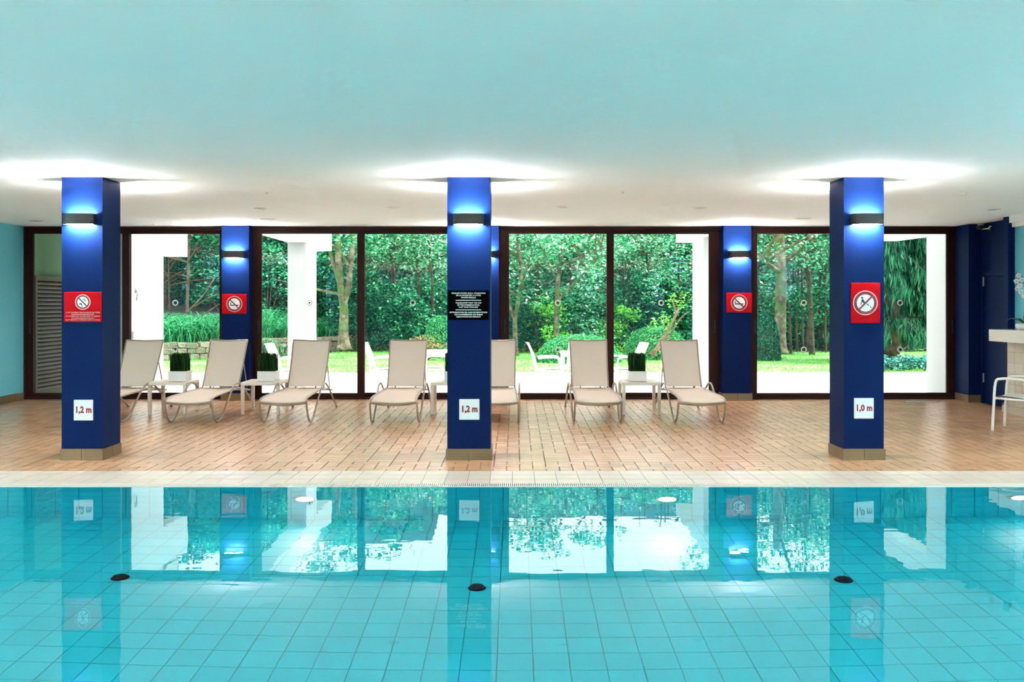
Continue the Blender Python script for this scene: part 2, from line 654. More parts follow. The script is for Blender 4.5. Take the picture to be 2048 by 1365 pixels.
# ---- coping: 20 cm cream tiles
coping = tag(box('pool_coping', COPEG, -6.4, 6.4, Y_COPE0, Y_DECK0, -0.3, -0.005), 'strip of cream square tiles along the pool edge', kind='structure')
ct = MB().box(-0.0963, 0.0963, -0.0975, 0.0975, -0.01, 0.0).mesh('coping_tile')
ct.materials.append(COPE)
for i in range(-31, 31):
    for j in range(3):
        o = bpy.data.objects.new('coping_tile', ct)
        COL.objects.link(o)
        o.parent = coping
        o.location = (i * 0.197 + 0.075, Y_COPE0 + 0.101 + j * 0.2015, 0.0)

# ---- overflow grate
sl = []
x = -6.3
while x < 6.3:
    sl.append((x, x + 0.0095, Y_POOL - 0.012, Y_COPE0 - 0.004, -0.012, 0.003))
    x += 0.0176
sl.append((-6.3, 6.3, Y_POOL - 0.016, Y_POOL - 0.006, -0.02, 0.004))
tag(link('overflow_grate', boxes_mesh('overflow_grate', sl), GRATE), 'cream slatted overflow grate running along the water line', 'grate', kind='stuff')
box('overflow_channel', DARKCH, -6.4, 6.4, Y_POOL + 0.05, Y_COPE0, -0.3, -0.05)['kind'] = 'structure'
bpy.data.objects['overflow_channel']['label'] = 'dark channel beneath the overflow grate'

# ---- pool basin
PD = -1.14
Y_NEAR = 1.2
pf = tag(box('pool_floor', POOLG, -6.3, 6.3, Y_NEAR, Y_POOL + .05, PD - 0.2, PD - 0.004), 'turquoise tiled pool bottom seen through the water', kind='structure')
pt = MB().box(-0.0968, 0.0968, -0.0968, 0.0968, -0.01, 0.0).mesh('pool_tile')
pt.materials.append(POOL)
cells = []
for i in range(-31, 31):
    for j in range(0, 33):
        cells.append((i * 0.2 + 0.0, Y_POOL - 0.1 - j * 0.2))
cells = [c for c in cells if c[1] > Y_NEAR]
cells.sort(key=lambda c: (0 if abs(c[0]) < 0.56 * c[1] + .1 and c[1] > 4.6 else 50) + c[1])
for x, y in cells[:300]:
    o = bpy.data.objects.new('pool_tile', pt)
    COL.objects.link(o)
    o.parent = pf
    o.location = (x, y, PD)
me = boxes_mesh('pool_tiles_rest', [(x - .0968, x + .0968, y - .0968, y + .0968, PD - .01, PD) for x, y in cells[300:]])
tag(link('pool_tile_field', me, POOL, pf), kind='stuff')
pw = tag(box('pool_wall_back', POOLG, -6.3, 6.3, Y_POOL + 0.004, Y_POOL + .3, PD - .2, -0.03), 'turquoise tiled far side of the pool under water', kind='structure')
wt = MB().box(-0.0968, 0.0968, 0.0, 0.01, -0.0968, 0.0968).mesh('pool_wall_tile')
wt.materials.append(POOL)
for i in range(-23, 23):
    for j in range(6):
        o = bpy.data.objects.new('pool_wall_tile', wt)
        COL.objects.link(o)
        o.parent = pw
        o.location = (i * 0.2, Y_POOL, -0.115 - j * 0.2)
tag(box('pool_wall_left', POOL, -6.6, -6.3, Y_NEAR, Y_POOL + .3, PD - .2, -0.03), 'left side of the pool basin', kind='structure')
tag(box('pool_wall_right', POOL, 6.3, 6.6, Y_NEAR, Y_POOL + .3, PD - .2, -0.03), 'right side of the pool basin', kind='structure')
tag(box('pool_wall_near', POOL, -6.6, 6.6, Y_NEAR - .3, Y_NEAR, PD - .2, -0.03), 'near side of the pool basin', kind='structure')
wm = MB().poly([(-6.4, Y_NEAR - .1, 0.0), (6.4, Y_NEAR - .1, 0.0), (6.4, Y_POOL + 0.055, 0.0), (-6.4, Y_POOL + 0.055, 0.0)])
tag(wm.build('pool_water', WATER), 'still clear turquoise pool water mirroring the windows', None, kind='stuff')
# decks beside and behind the pool
tag(box('floor_left', TILE, XL - .2, -6.4, Y_BACK, Y_DECK0, -0.3, -0.004), 'tiled deck left of the pool', kind='structure')
tag(box('floor_right', TILE, 6.4, XR + .2, Y_BACK, Y_DECK0, -0.3, -0.004), 'tiled deck right of the pool', kind='structure')
tag(box('floor_near', TILE, -6.4, 6.4, Y_BACK, Y_NEAR - .1, -0.3, -0.004), 'tiled deck on the near side of the pool', kind='structure')

# ---- ceiling
cm = MB()
za, zb = ceil_z(Y_BACK), ceil_z(14.7)
cm.hexa([(XL - .3, Y_BACK - .2, za), (XR + .3, Y_BACK - .2, za), (XR + .3, 14.7, zb), (XL - .3, 14.7, zb),
         (XL - .3, Y_BACK - .2, 3.3), (XR + .3, Y_BACK - .2, 3.3), (XR + .3, 14.7, 3.3), (XL - .3, 14.7, 3.3)])
tag(cm.build('ceiling', CEIL), 'plain white painted ceiling over pool and deck', kind='structure')

# ---- side walls and the wall behind the viewer
tag(box('wall_left', CYAN, XL - .3, XL, Y_BACK, 14.55, -0.3, 3.0), 'turquoise painted wall at the left end', kind='structure')
tag(box('wall_right', CYAN, XR, XR + .3, Y_BACK, 12.87, -0.3, 3.0), 'turquoise painted wall at the right end', kind='structure')
bw = 2.96
wb = MB()
wb.box(XL - .3, XR + .3, Y_BACK - .3, Y_BACK, -0.3, 3.0)
tag(wb.build('wall_front', CYAN), 'plain turquoise wall behind the viewer', kind='structure')
# cornice of the right wall
co_ = MB()
co_.box(XR - .09, XR, 4.0, 12.86, 2.70, 2.81)
co_.box(XR - .05, XR, 4.0, 12.86, 2.64, 2.70)
tag(co_.build('trim_1', CEIL, bevel=0.006), 'white cornice above the right hand turquoise wall', kind='structure')


def skirting(name, parent, x0, x1, y, z0, h, axis='X', t=0.011, size=0.20, face=-1):
    """row of plinth tiles along one face"""
    n = max(1, round((x1 - x0) / size))
    w = (x1 - x0) / n
    for k in range(n):
        a, b = x0 + k * w + .002, x0 + (k + 1) * w - .002
        if axis == 'X':
            m = MB().box(a, b, min(y, y + face * t), max(y, y + face * t), z0, z0 + h)
        else:
            m = MB().box(min(y, y + face * t), max(y, y + face * t), a, b, z0, z0 + h)
        m.build('plinth_tile', PLINTH, parent)


bb = tag(box('baseboard_left', PLG, XL, XL + .006, 10.0, 14.39, 0.0, 0.165), 'tan tile skirting along the left wall', kind='structure')
n = 22
for k in range(n):
    y0 = 10.0 + k * 0.2
    if y0 + 0.2 > 14.39:
        break
    box('skirting_tile', PLINTH, XL, XL + 0.012, y0 + .002, y0 + .198, deck(y0) - .01, deck(y0) + 0.115, bb)

# ---- columns and piers
COLS = [(-4.303, 0.405, 'blue square column at the left with red no-diving sign and 1,2 m plate'),
        (-0.459, 0.428, 'blue square column in the middle with black notice and 1,2 m plate'),
        (3.467, 0.398, 'blue square column at the right with no-pushing sign and 1,0 m plate')]
CDEP = 0.41


def blue_column(x, w, y0, d, label, cat, size):
    z0 = deck(y0)
    r = empty('column', (x, y0, z0))
    tag(r, label, cat, 'blue columns and piers')
    top = ceil_z(y0 + d) - z0
    MB().box(-w / 2, w / 2, 0, d, 0.0, top).build('shaft', BLUE, r)
    h = 0.112
    MB().box(-w / 2 - .003, w / 2 + .003, -.003, d, -0.02, h - .003).build('plinth_core', PLG, r)
    skirting('p', r, -w / 2 - .012, w / 2 + .012, -.003, -0.02, h + .02, 'X', size=size, face=-1)
    skirting('p', r, -.013, d + .0, w / 2 + .003, -0.02, h + .02, 'Y', size=size, face=1)
    skirting('p', r, -.013, d + .0, -w / 2 - .003, -0.02, h + .02, 'Y', size=size, face=-1)
    if y0 < 12:
        skirting('p', r, -w / 2 - .012, w / 2 + .012, d + .0, -0.02, h + .02, 'X', size=size, face=1)
    return r


for x, w, lab in COLS:
    blue_column(x, w, Y_COL, CDEP, lab, 'column', 0.2)
PIERS = [(-4.35, 0.425, 'blue wall pier with no-smoking sign between the left windows'),
         (-0.463, 0.425, 'blue wall pier mostly hidden behind the middle column'),
         (3.457, 0.435, 'blue wall pier with no-smoking sign between the right windows')]
for x, w, lab in PIERS:
    blue_column(x, w, Y_PIER, 0.42, lab, 'pier', 0.2)

# ---- wall strip above the windows (between frame and ceiling)
tag(box('wall_back', FRAME, XL, 7.1, Y_FR + .02, Y_FR + .2, 2.755, 3.0), 'dark strip above the glazing', kind='structure')


# ---- windows: four double sliding bays
def glazing(idx, px_l, px_lg, px_m0, px_m1, px_rg, px_r, label):
    yf = Y_FR
    yg = Y_FR + 0.06
    zb, zt = deck(14.38) - .01, 2.775
    gb, gt = PZ(787, yf), PZ(467.5, yf)
    r = tag(empty('window_%d' % idx, (0, 0, 0)), label, kind='structure')
    xl, xlg, xm0, xm1, xrg, xr = [PX(p, yf) for p in (px_l, px_lg, px_m0, px_m1, px_rg, px_r)]
    o = 0.055
    fm = MB()
    fm.box(xl, xl + o, yf, yf + .14, zb, zt)
    fm.box(xr - o, xr, yf, yf + .14, zb, zt)
    fm.box(xl + o, xr - o, yf, yf + .14, zt - .05, zt)
    fm.box(xl + o, xr - o, yf, yf + .14, zb, zb + .035)
    fm.build('outer_frame', FRAME, r, bevel=0.004, seg=1)
    for s, (a, b, ga, gb2, off) in enumerate(((xl + o, xm1, xlg, xm0, 0.02), (xm0, xr - o, xm1, xrg, 0.072))):
        y0, y1 = yf + off, yf + off + .045
        zz0, zz1 = zb + .035, zt - .05
        sm = MB()
        sm.box(a, ga, y0, y1, zz0, zz1)
        sm.box(gb2, b, y0, y1, zz0, zz1)
        sm.box(ga, gb2, y0, y1, gt, zz1)
        sm.box(ga, gb2, y0, y1, zz0, gb)
        sash = sm.build('sash', FRAME, r, bevel=0.003, seg=1)
        pane = box('pane', GLASS, ga - .01, gb2 + .01, y0 + .018, y0 + .026, gb - .01, gt + .01, sash)
        # handle on the stile away from the meeting rail
        hx = (a + ga) / 2 if s == 0 else (b + gb2) / 2
        MB().box(hx - .012, hx + .012, y0 - .012, y0, PZ(668, yf), PZ(640, yf)).build('handle', BLACKP, sash, bevel=.003, seg=1)
        # round collision markers
        xc = (ga + gb2) / 2
        for py in (606, 700):
            zc = PZ(py, yf)
            MB().lathe([(0.030, 0.0), (0.047, 0.0), (0.047, 0.003), (0.030, 0.003), (0.030, 0.0)], 24, 'Y', (xc, y0 + .012, zc)).build('marker_ring', SIGNW, sash)
            MB().lathe([(0.0005, 0.0), (0.016, 0.0), (0.016, 0.003), (0.0005, 0.003)], 16, 'Y', (xc, y0 + .012, zc)).build('marker_dot', BLACKP, sash)
    return r


glazing(1, 46, 65, 243, 257, 436, 452, 'brown framed sliding window between the left wall and the first pier')
glazing(2, 503, 522, 714, 728, 921, 946, 'brown framed sliding window left of the middle column')
glazing(3, 994, 1018, 1214, 1228, 1420, 1451, 'brown framed sliding window right of the middle column')
glazing(4, 1500, 1515, 1703, 1712, 1898, 1927, 'brown framed sliding window at the right end')

# ---- right end: blue piers, door wall
rb = MB()
rb.box(7.145, 7.7, 12.98, 14.6, -0.1, 2.9)
tag(rb.build('wall_right_blue', BLUE), 'royal blue wall with the flush door at the right end', kind='structure')


def blue_pilaster(x0, x1, y0, y1, label):
    r = tag(empty('pilaster', (x0, y0, deck(y0))), label, 'pilaster', 'blue columns and piers')
    top = ceil_z(y1) - deck(y0)
    MB().box(0, x1 - x0, 0, y1 - y0, -.02, top).build('shaft', BLUE, r)
    skirting('p', r, -.01, x1 - x0, 0.0, -0.02, 0.13, 'X', face=-1, size=.12)
    skirting('p', r, -.01, y1 - y0, 0.0, -0.02, 0.13, 'Y', face=-1, size=.12)
    return r


blue_pilaster(6.95, 7.14, 13.98, 14.4, 'blue pilaster in the corner beside the right hand window')
blue_pilaster(6.955, 7.14, 12.87, 13.0, 'blue pilaster between the blue door and the turquoise wall')
dr = tag(empty('door_1', (7.14, 13.50, deck(13.5))), 'flush royal blue door in the right hand wall', kind='structure')
zt = PZ(553, 13.5) - deck(13.5)
MB().box(-.015, 0.02, -.42, .36, 0.02, zt).build('leaf', DOORBLUE, dr, bevel=.003, seg=1)
jm = MB()
jm.box(-.035, 0.0, .36, .42, 0, zt + .07)
jm.box(-.035, 0.0, -.48, -.42, 0, zt + .07)
jm.box(-.035, 0.0, -.42, .36, zt + .01, zt + .07)
jm.build('jamb', BLUE, dr)
for hz in (0.32, 1.78):
    MB().lathe([(0.0005, 0), (0.011, 0), (0.011, 0.14), (0.0005, 0.14)], 10, 'Z', (-.03, .35, hz)).build('hinge', STEEL, dr)

# ---- columns' and piers' lamps
def make_sconce():
    r = empty('wall_lamp')
    w, h, d = 0.302, 0.105, 0.105
    # half drum housing, hollow, open at top and bottom
    hm = MB()
    n = 14
    prof = []
    for k in range(n + 1):
        t = -1 + 2 * k / n
        x = t * w / 2
        y = -0.072 - (d - 0.072) * math.sqrt(max(0.0, 1 - t * t)) if abs(t) < 1 else -0.072
        prof.append((x, y))
    outer = [(-w / 2, 0.0)] + prof + [(w / 2, 0.0)]
    inner = [(-w / 2 + .006, 0.0)] + [(x * (w / 2 - .006) / (w / 2), y + .006) for x, y in prof] + [(w / 2 - .006, 0.0)]
    for i in range(len(outer) - 1):
        (a, b), (c, e) = outer[i], outer[i + 1]
        (a2, b2), (c2, e2) = inner[i], inner[i + 1]
        z0, z1 = -h / 2, h / 2
        hm.hexa([(a, b, z0), (c, e, z0), (c2, e2, z0), (a2, b2, z0), (a, b, z1), (c, e, z1), (c2, e2, z1), (a2, b2, z1)])
    hm.build('housing', BRONZE, r)
    MB().box(-w / 2 + .006, w / 2 - .006, -.012, 0.0, -h / 2 + .004, h / 2 - .004).build('back_plate', BRONZE, r)
    pts = [(x * .93, y * .93 + .002) for x, y in inner]
    for nm, z, s in (('upper_lens', h / 2 - .012, 1), ('lower_lens', -h / 2 + .004, -1)):
        m = MB()
        b = [(x, min(y, -.012), z) for x, y in pts]
        t_ = [(x, y, z - s * .006) for x, y, z in b]
        m.poly(b if s < 0 else b[::-1])
        m.f[-1] = m.f[-1][::-1]
        m.poly(t_)
        nn = len(b)
        m.build(nm, LENS, r)
    return r


sc0 = make_sconce()
LAMPS = []
zf = PZ(439.5, Y_COL)
names = ['left', 'middle', 'right']
LX = (-4.32, -0.459, 3.49)
for i, (x, w, lab) in enumerate(COLS):
    LAMPS.append((PX((163, 937, 1731)[i], Y_COL), Y_COL, zf, 0, 'dark bronze up-down wall lamp on the front of the %s blue column' % names[i]))
    LAMPS.append((x, Y_COL + CDEP, zf, math.pi, 'dark bronze up-down wall lamp on the window side of the %s blue column' % names[i]))
zp = PZ(509.5, Y_PIER)
LAMPS.append((PX(468.5, Y_PIER), Y_PIER, zp, 0, 'dark bronze up-down wall lamp on the blue pier left of the middle'))
LAMPS.append((PX(972, Y_PIER), Y_PIER, zp, 0, 'dark bronze up-down wall lamp peeping out behind the middle column'))
LAMPS.append((PX(1477, Y_PIER), Y_PIER, zp, 0, 'dark bronze up-down wall lamp on the blue pier at the right'))
for i, x in enumerate((-7.2, -4.13, -1.0, 2.87, 5.39)):
    LAMPS.append((x, Y_BACK, 2.1, math.pi, 'dark bronze up-down wall lamp on the wall behind the viewer, %s from the left' % ('first', 'second', 'third', 'fourth', 'fifth')[i]))
for side, xw, rz in (('left', XL, math.pi / 2), ('right', XR, -math.pi / 2)):
    for i, y in enumerate((-4.5, -2.5, -0.5, 1.5, 3.5, 5.5, 7.5)):  # unseen side-wall lamps added for more white light on the ceiling
        LAMPS.append((xw, y, 2.1, rz, 'added unseen bronze fill lamp on the %s turquoise wall, %s from the rear corner' % (side, ('first', 'second', 'third', 'fourth', 'fifth', 'sixth', 'seventh')[i])))
for i, (x, y, z, rz, lab) in enumerate(LAMPS):
    o = sc0 if i == 0 else copy_tree(sc0)
    o.location = (x, y, z)
    o.rotation_euler = (0, 0, rz)
    tag(o, lab, 'wall lamp', 'bronze wall lamps')

# ---- unseen uplights added to brighten the ceiling, beside and behind the viewer
UPGLOW = emission_mat('fill_uplight_glow', (1.0, 0.96, 0.92), 185.0)


def make_fill_uplight():
    r = empty('fill_uplight')
    MB().lathe([(.0005, .02), (.13, .02), (.15, .01), (.15, 0)], 24).build('base', BRONZE, r, smooth=True)
    MB().tube([(0, 0, .015), (0, 0, 1.62)], .014, 10).build('pole', BRONZE, r, smooth=True)
    MB().lathe([(.02, 1.60), (.06, 1.61), (.13, 1.66), (.18, 1.74), (.175, 1.74), (.125, 1.67), (.02, 1.63)], 28).build('bowl', BRONZE, r, smooth=True)
    MB().lathe([(.0005, 1.715), (.158, 1.715)], 28).build('diffuser', UPGLOW, r)
    MB().lathe([(.0005, 0), (.02, 0), (.02, .03), (.0005, .03)], 12, 'Z', (0, 0, 1.2)).build('switch', BLACKP, r)
    return r


to0 = make_fill_uplight()
for i, (x, y, lab) in enumerate(((-7.1, 1.8, 'on the left deck, nearer the viewer'), (-7.1, 5.2, 'on the left deck, farther from the viewer'), (6.72, 1.8, 'on the right deck, nearer the viewer'),
                                 (6.72, 5.2, 'on the right deck, farther from the viewer'), (-3.5, -3.2, 'behind the viewer on the left'), (0.0, -3.2, 'behind the viewer in the middle'), (3.5, -3.2, 'behind the viewer on the right'))):
    o = to0 if i == 0 else copy_tree(to0)
    o.location = (x, y, -.004)
    tag(o, 'added bronze fill uplight %s' % lab, 'floor lamp', 'added fill uplights')

# ---- underwater lamps in the far pool wall
for i, x in enumerate((-4.83, -1.78, 1.29, 4.28)):
    r = tag(empty('underwater_lamp', (x, Y_POOL, -0.48)), 'round glowing underwater lamp in the far pool wall, %s from the left' % ('first', 'second', 'third', 'fourth')[i], 'pool lamp', 'underwater lamps')
    MB().lathe([(0.075, -.012), (0.10, -.012), (0.105, 0.0), (0.07, 0.0), (0.075, -.012)], 24, 'Y').build('trim_ring', STEEL, r)
    MB().lathe([(0.0005, -.010), (0.073, -.006)], 24, 'Y').build('lens', POOLLENS, r)
for i, x in enumerate((-4.8, -2.4, 0.0, 2.4, 4.8)):  # unseen near-wall lamps added to light the pool evenly
    r = tag(empty('underwater_lamp', (x, Y_NEAR, -0.6), math.pi), 'added unseen fill lamp in the near pool wall, %s from the left' % ('first', 'second', 'third', 'fourth', 'fifth')[i], 'pool lamp', 'underwater lamps')
    MB().lathe([(0.075, -.012), (0.10, -.012), (0.105, 0.0), (0.07, 0.0), (0.075, -.012)], 24, 'Y').build('trim_ring', STEEL, r)
    MB().lathe([(0.0005, -.010), (0.073, -.006)], 24, 'Y').build('lens', POOLLENS, r)
# ---- black floor inlets
for i, (px, py) in enumerate(((240, 1165), (954, 1177), (1687, 1167))):
    t = math.atan((py - CY) / F)
    ys = CH * F / (py - CY)
    y = ys + (-PD) / math.tan(math.acos(math.cos(t) / 1.333))
    r = tag(empty('floor_inlet', ((px - CX) / F * y, y, PD)), 'black round inlet on the pool bottom, %s of three' % ('leftmost', 'middle', 'rightmost')[i], 'pool inlet', 'pool floor inlets')
    MB().lathe([(0.0005, .05), (.03, .05), (.045, .042), (.05, .03), (.05, .02), (.034, .018), (.034, 0)], 24).build('cap', BLACKP, r, smooth=True)
    MB().lathe([(0.034, .004), (.060, .004), (.062, 0.0)], 24).build('flange', BLACKP, r)


# ================================================================== signs
bpy.context.view_layer.update()


def fit_text(name, body, h, w, m, parent, loc, bold=0.0):
    o = text(name, body, h / 0.72, m, parent, loc, bold=bold)
    bpy.context.view_layer.update()
    if w and o.dimensions.x > 0:
        o.scale = (w / o.dimensions.x, 1, 1)
    return text_mesh(o)


def annulus(r0, r1, y0, y1, c):
    return MB().lathe([(r0, y0), (r1, y0), (r1, y1), (r0, y1), (r0, y0)], 40, 'Y', c)


def sign_root(name, label, x0, x1, y0, y1, yw, m, cat='sign'):
    k = yw / F
    xc, zc = PX((x0 + x1) / 2, yw), PZ((y0 + y1) / 2, yw)
    w, h = (x1 - x0) * k, (y1 - y0) * k
    r = tag(empty(name, (xc, yw - .001, zc)), label, cat, 'pool rule signs')
    MB().box(-w / 2, w / 2, -.008, 0, -h / 2, h / 2).build('plate', m, r, bevel=.003)
    return r, k, ((x0 + x1) / 2, (y0 + y1) / 2)


def prohibition(r, k, c, pc, rad, rin, slash):
    """pale ring, dark red ring, white disc and slash"""
    x, z = (pc[0] - c[0]) * k, -(pc[1] - c[1]) * k
    ro = rad * k
    annulus(ro - .0075, ro, -.0095, -.008, (x, 0, z)).build('outer_ring', PINK, r)
    MB().lathe([(0.0003, -.0092), (rin * k, -.0092), (rin * k, -.008)], 40, 'Y', (x, 0, z)).build('disc', SIGNW, r)
    annulus(rin * k, ro - .0075, -.0094, -.008, (x, 0, z)).build('red_ring', DKRED, r)
    a = math.radians(45) * slash
    hw = rin * k * 0.11
    L = rin * k * 1.04
    d = Vector((math.cos(a), 0, math.sin(a)))
    nrm = Vector((-math.sin(a), 0, math.cos(a)))
    q = [d * L + nrm * hw, -d * L + nrm * hw, -d * L - nrm * hw, d * L - nrm * hw]
    m = MB()
    m.hexa([(p.x + x, -.0112, p.z + z) for p in q[::-1]] + [(p.x + x, -.0096, p.z + z) for p in q[::-1]])
    m.build('slash', DKRED, r)
    return x, z, rin * k


def blob(polys, x, z, s, r, name, m):
    """flat printed figure: list of polygons in unit disc coordinates"""
    mb = MB()
    for p in polys:
        mb.poly([(x + a * s, -.0100, z + b * s) for a, b in p][::-1])
        mb.poly([(x + a * s, -.0094, z + b * s) for a, b in p])
        nb = len(p)
        base = len(mb.v) - 2 * nb
        for i in range(nb):
            j = (i + 1) % nb
            mb.f.append((base + i, base + j, base + nb + (nb - 1 - j), base + nb + (nb - 1 - i)) if False else (base + nb - 1 - i, base + nb - 1 - j, base + nb + j, base + nb + i))
    return mb.build(name, m, r)


def circ(cx, cy, r, n=12):
    return [(cx + r * math.cos(2 * math.pi * i / n), cy + r * math.sin(2 * math.pi * i / n)) for i in range(n)]


def bar(x0, y0, x1, y1, w):
    dx, dy = x1 - x0, y1 - y0
    l = math.hypot(dx, dy)
    nx, ny = -dy / l * w / 2, dx / l * w / 2
    return [(x0 + nx, y0 + ny), (x0 - nx, y0 - ny), (x1 - nx, y1 - ny), (x1 + nx, y1 + ny)]


# red no-diving sign on the left column
r, k, c = sign_root('pool_sign', 'red no-diving sign with three text lines on the left column', 128.6, 204.2, 584.4, 644.6, Y_COL, RED)
x, z, s = prohibition(r, k, c, (166.5, 604.6), 15.3, 10.9, -1)
blob([[(-.75, -.28), (-.3, -.2), (-.12, -.35), (-.2, -.75), (-.32, -.45), (-.6, -.42)], bar(-.2, -.6, -.05, -.85, .10)], x, z, s, r, 'diving_figure', BLACKI)
blob([bar(0.0, .58, .62, .22, .07), bar(.02, .42, .6, .08, .07), bar(.12, .72, .66, .38, .07)], x, z, s, r, 'wave_lines', ORLEAF)
for py, t in ((625.6, 'IL EST INTERDIT DE SAUTER ET DE CRIER'), (633.0, 'IT IS FORBIDDEN TO JUMP AND TO SCREAM'), (640.4, 'ES IST VERBOTEN ZU SPRINGEN UND ZU SCHREIEN')):
    fit_text('lettering', t, 2.6 * k, 68 * k, SIGNP, r, ((166.6 - c[0]) * k, -.0088, -(py - c[1]) * k))
for py in (629.0, 636.6):
    z0 = -(py - c[1]) * k
    MB().box(-23 * k, 22.5 * k, -.0092, -.008, z0 - .0026, z0 + .0026).build('rule_line', SIGNP, r)

# black notice on the middle column
r, k, c = sign_root('pool_notice', 'black notice in three languages on the middle column', 896.4, 977.6, 581, 640.2, Y_COL, BLACK)
for py, wpx, t in ((587.0, 68, "VEUILLEZ NOTER QUE L' UTILISATION"), (591.4, 49, 'DE LA PISCINE EST A VOTRE'), (595.8, 29, 'PROPRE RISQUE'),
                   (606.3, 51, 'PLEASE NOTE THAT THE USE'), (610.7, 45, 'OF THE SWIMMING POOL'), (615.0, 38.5, 'IS AT YOUR OWN RISK'),
                   (625.4, 75, 'BITTE BEACHTEN SIE, DASS DIE BENUTZUNG'), (629.8, 56, 'DES SCHWIMMBADES AUF EIGENE'), (634.2, 49, 'VERANTWORTUNG ERFOLGT')):
    fit_text('lettering', t, 2.7 * k, wpx * k, SIGNW, r, (0, -.0088, -(py - c[1]) * k), bold=.0004)
for py in (601.0, 620.2):
    z0 = -(py - c[1]) * k
    MB().box(-25.5 * k, 25.5 * k, -.0092, -.008, z0 - .003, z0 + .003).build('rule_line', SIGNW, r)

# no pushing sign on the right column
r, k, c = sign_root('pool_sign', 'tall red sign with a crossed-out bending figure on the right column', 1701, 1760, 566, 646.8, Y_COL, RED)
x, z, s = prohibition(r, k, c, (1730, 606.3), 24.6, 17.2, 1)
blob([circ(-.38, .60, .12), [(-.42, .46), (-.26, .46), (-.02, .02), (-.16, -.06), (-.30, .02), (-.44, .30)], bar(-.38, .36, -.54, -.22, .09)], x, z, s, r, 'figure', BLACKI)
blob([bar(.12, -.10, .42, -.28, .10), bar(.56, -.30, .60, -.52, .07), bar(.58, -.53, .74, -.55, .07)], x, z, s, r, 'figure_leg', BLACKI)

# no smoking signs on the piers
for (x0, x1, y0, y1, cc, rad, lab) in ((444.2, 493.4, 588.6, 628.0, (469.0, 608.4), 15.8, 'red no-smoking sign on the left wall pier'),
                                       (1452.4, 1503.6, 586.0, 625.4, (1478, 605.9), 16.4, 'red no-smoking sign on the right wall pier')):
    r, k, c = sign_root('no_smoking_sign', lab, x0, x1, y0, y1, Y_PIER, RED)
    x, z, s = prohibition(r, k, c, cc, rad, rad * .70, -1)
    blob([bar(-.72, -.22, .76, -.22, .17), bar(-.66, -.16, -.66, .28, .14)], x, z, s, r, 'cigarette', BLACKI)
    blob([bar(-.3, .62, .02, .72, .10), bar(.0, .72, .04, .42, .10), bar(-.05, .38, .04, .44, .10)], x, z, s, r, 'smoke', STEEL)

# depth plates
for (x0, x1, y0, y1, t, lab) in ((148.2, 186.8, 800.2, 841.3, '1,2 m', 'white depth plate reading 1,2 m on the left column'),
                                 (918.4, 959, 798.7, 840.0, '1,2 m', 'white depth plate reading 1,2 m on the middle column'),
                                 (1707.5, 1747, 796.6, 837.6, '1,0 m', 'white depth plate reading 1,0 m on the right column')):
    r, k, c = sign_root('depth_plate', lab, x0, x1, y0, y1, Y_COL, SIGNGR)
    w, h = (x1 - x0) * k / 2 - .008, (y1 - y0) * k / 2 - .008
    bm_ = MB()
    t_ = .0028
    bm_.box(-w, w, -.0090, -.008, h - t_, h).box(-w, w, -.0090, -.008, -h, -h + t_)
    bm_.box(-w, -w + t_, -.0090, -.008, -h, h).box(w - t_, w, -.0090, -.008, -h, h)
    bm_.build('border_line', PINK, r)
    fit_text('numerals', t, 12.5 * k, 31 * k, NUMRED, r, (0, -.0088, .002), bold=.0040)

# ================================================================== sun loungers


def sheet(name, m, parent, rows, thick=0.006, sag=0.02, n=8):
    """woven sling: rows of (y, z, half width); sags across"""
    mb = MB()
    R = len(rows)
    for side in (0, 1):
        for (y, z, hw) in rows:
            for kx in range(n + 1):
                t = -1 + 2 * kx / n
                mb.v.append((t * hw, y, z - sag * (1 - t * t) - side * thick))
    S = R * (n + 1)
    for i in range(R - 1):
        for kx in range(n):
            a = i * (n + 1) + kx
            q = (a, a + 1, a + n + 2, a + n + 1)
            mb.f.append(q)
            mb.f.append(tuple(S + v for v in q[::-1]))
    ring = [i for i in range(n + 1)] + [i * (n + 1) + n for i in range(1, R)] + [(R - 1) * (n + 1) + kx for kx in range(n - 1, -1, -1)] + [i * (n + 1) for i in range(R - 2, 0, -1)]
    for i in range(len(ring)):
        a, b = ring[i], ring[(i + 1) % len(ring)]
        mb.f.append((b, a, S + a, S + b))
    return mb.build(name, m, parent, smooth=True)


def spline(pts, sub=4):
    P = [Vector(p) for p in pts]
    out = []
    for i in range(len(P) - 1):
        p0, p1, p2, p3 = P[max(i - 1, 0)], P[i], P[i + 1], P[min(i + 2, len(P) - 1)]
        for s in range(sub):
            t = s / sub
            out.append(0.5 * ((2 * p1) + (p2 - p0) * t + (2 * p0 - 5 * p1 + 4 * p2 - p3) * t * t + (3 * p1 - p0 - 3 * p2 + p3) * t ** 3))
    out.append(P[-1])
    return out


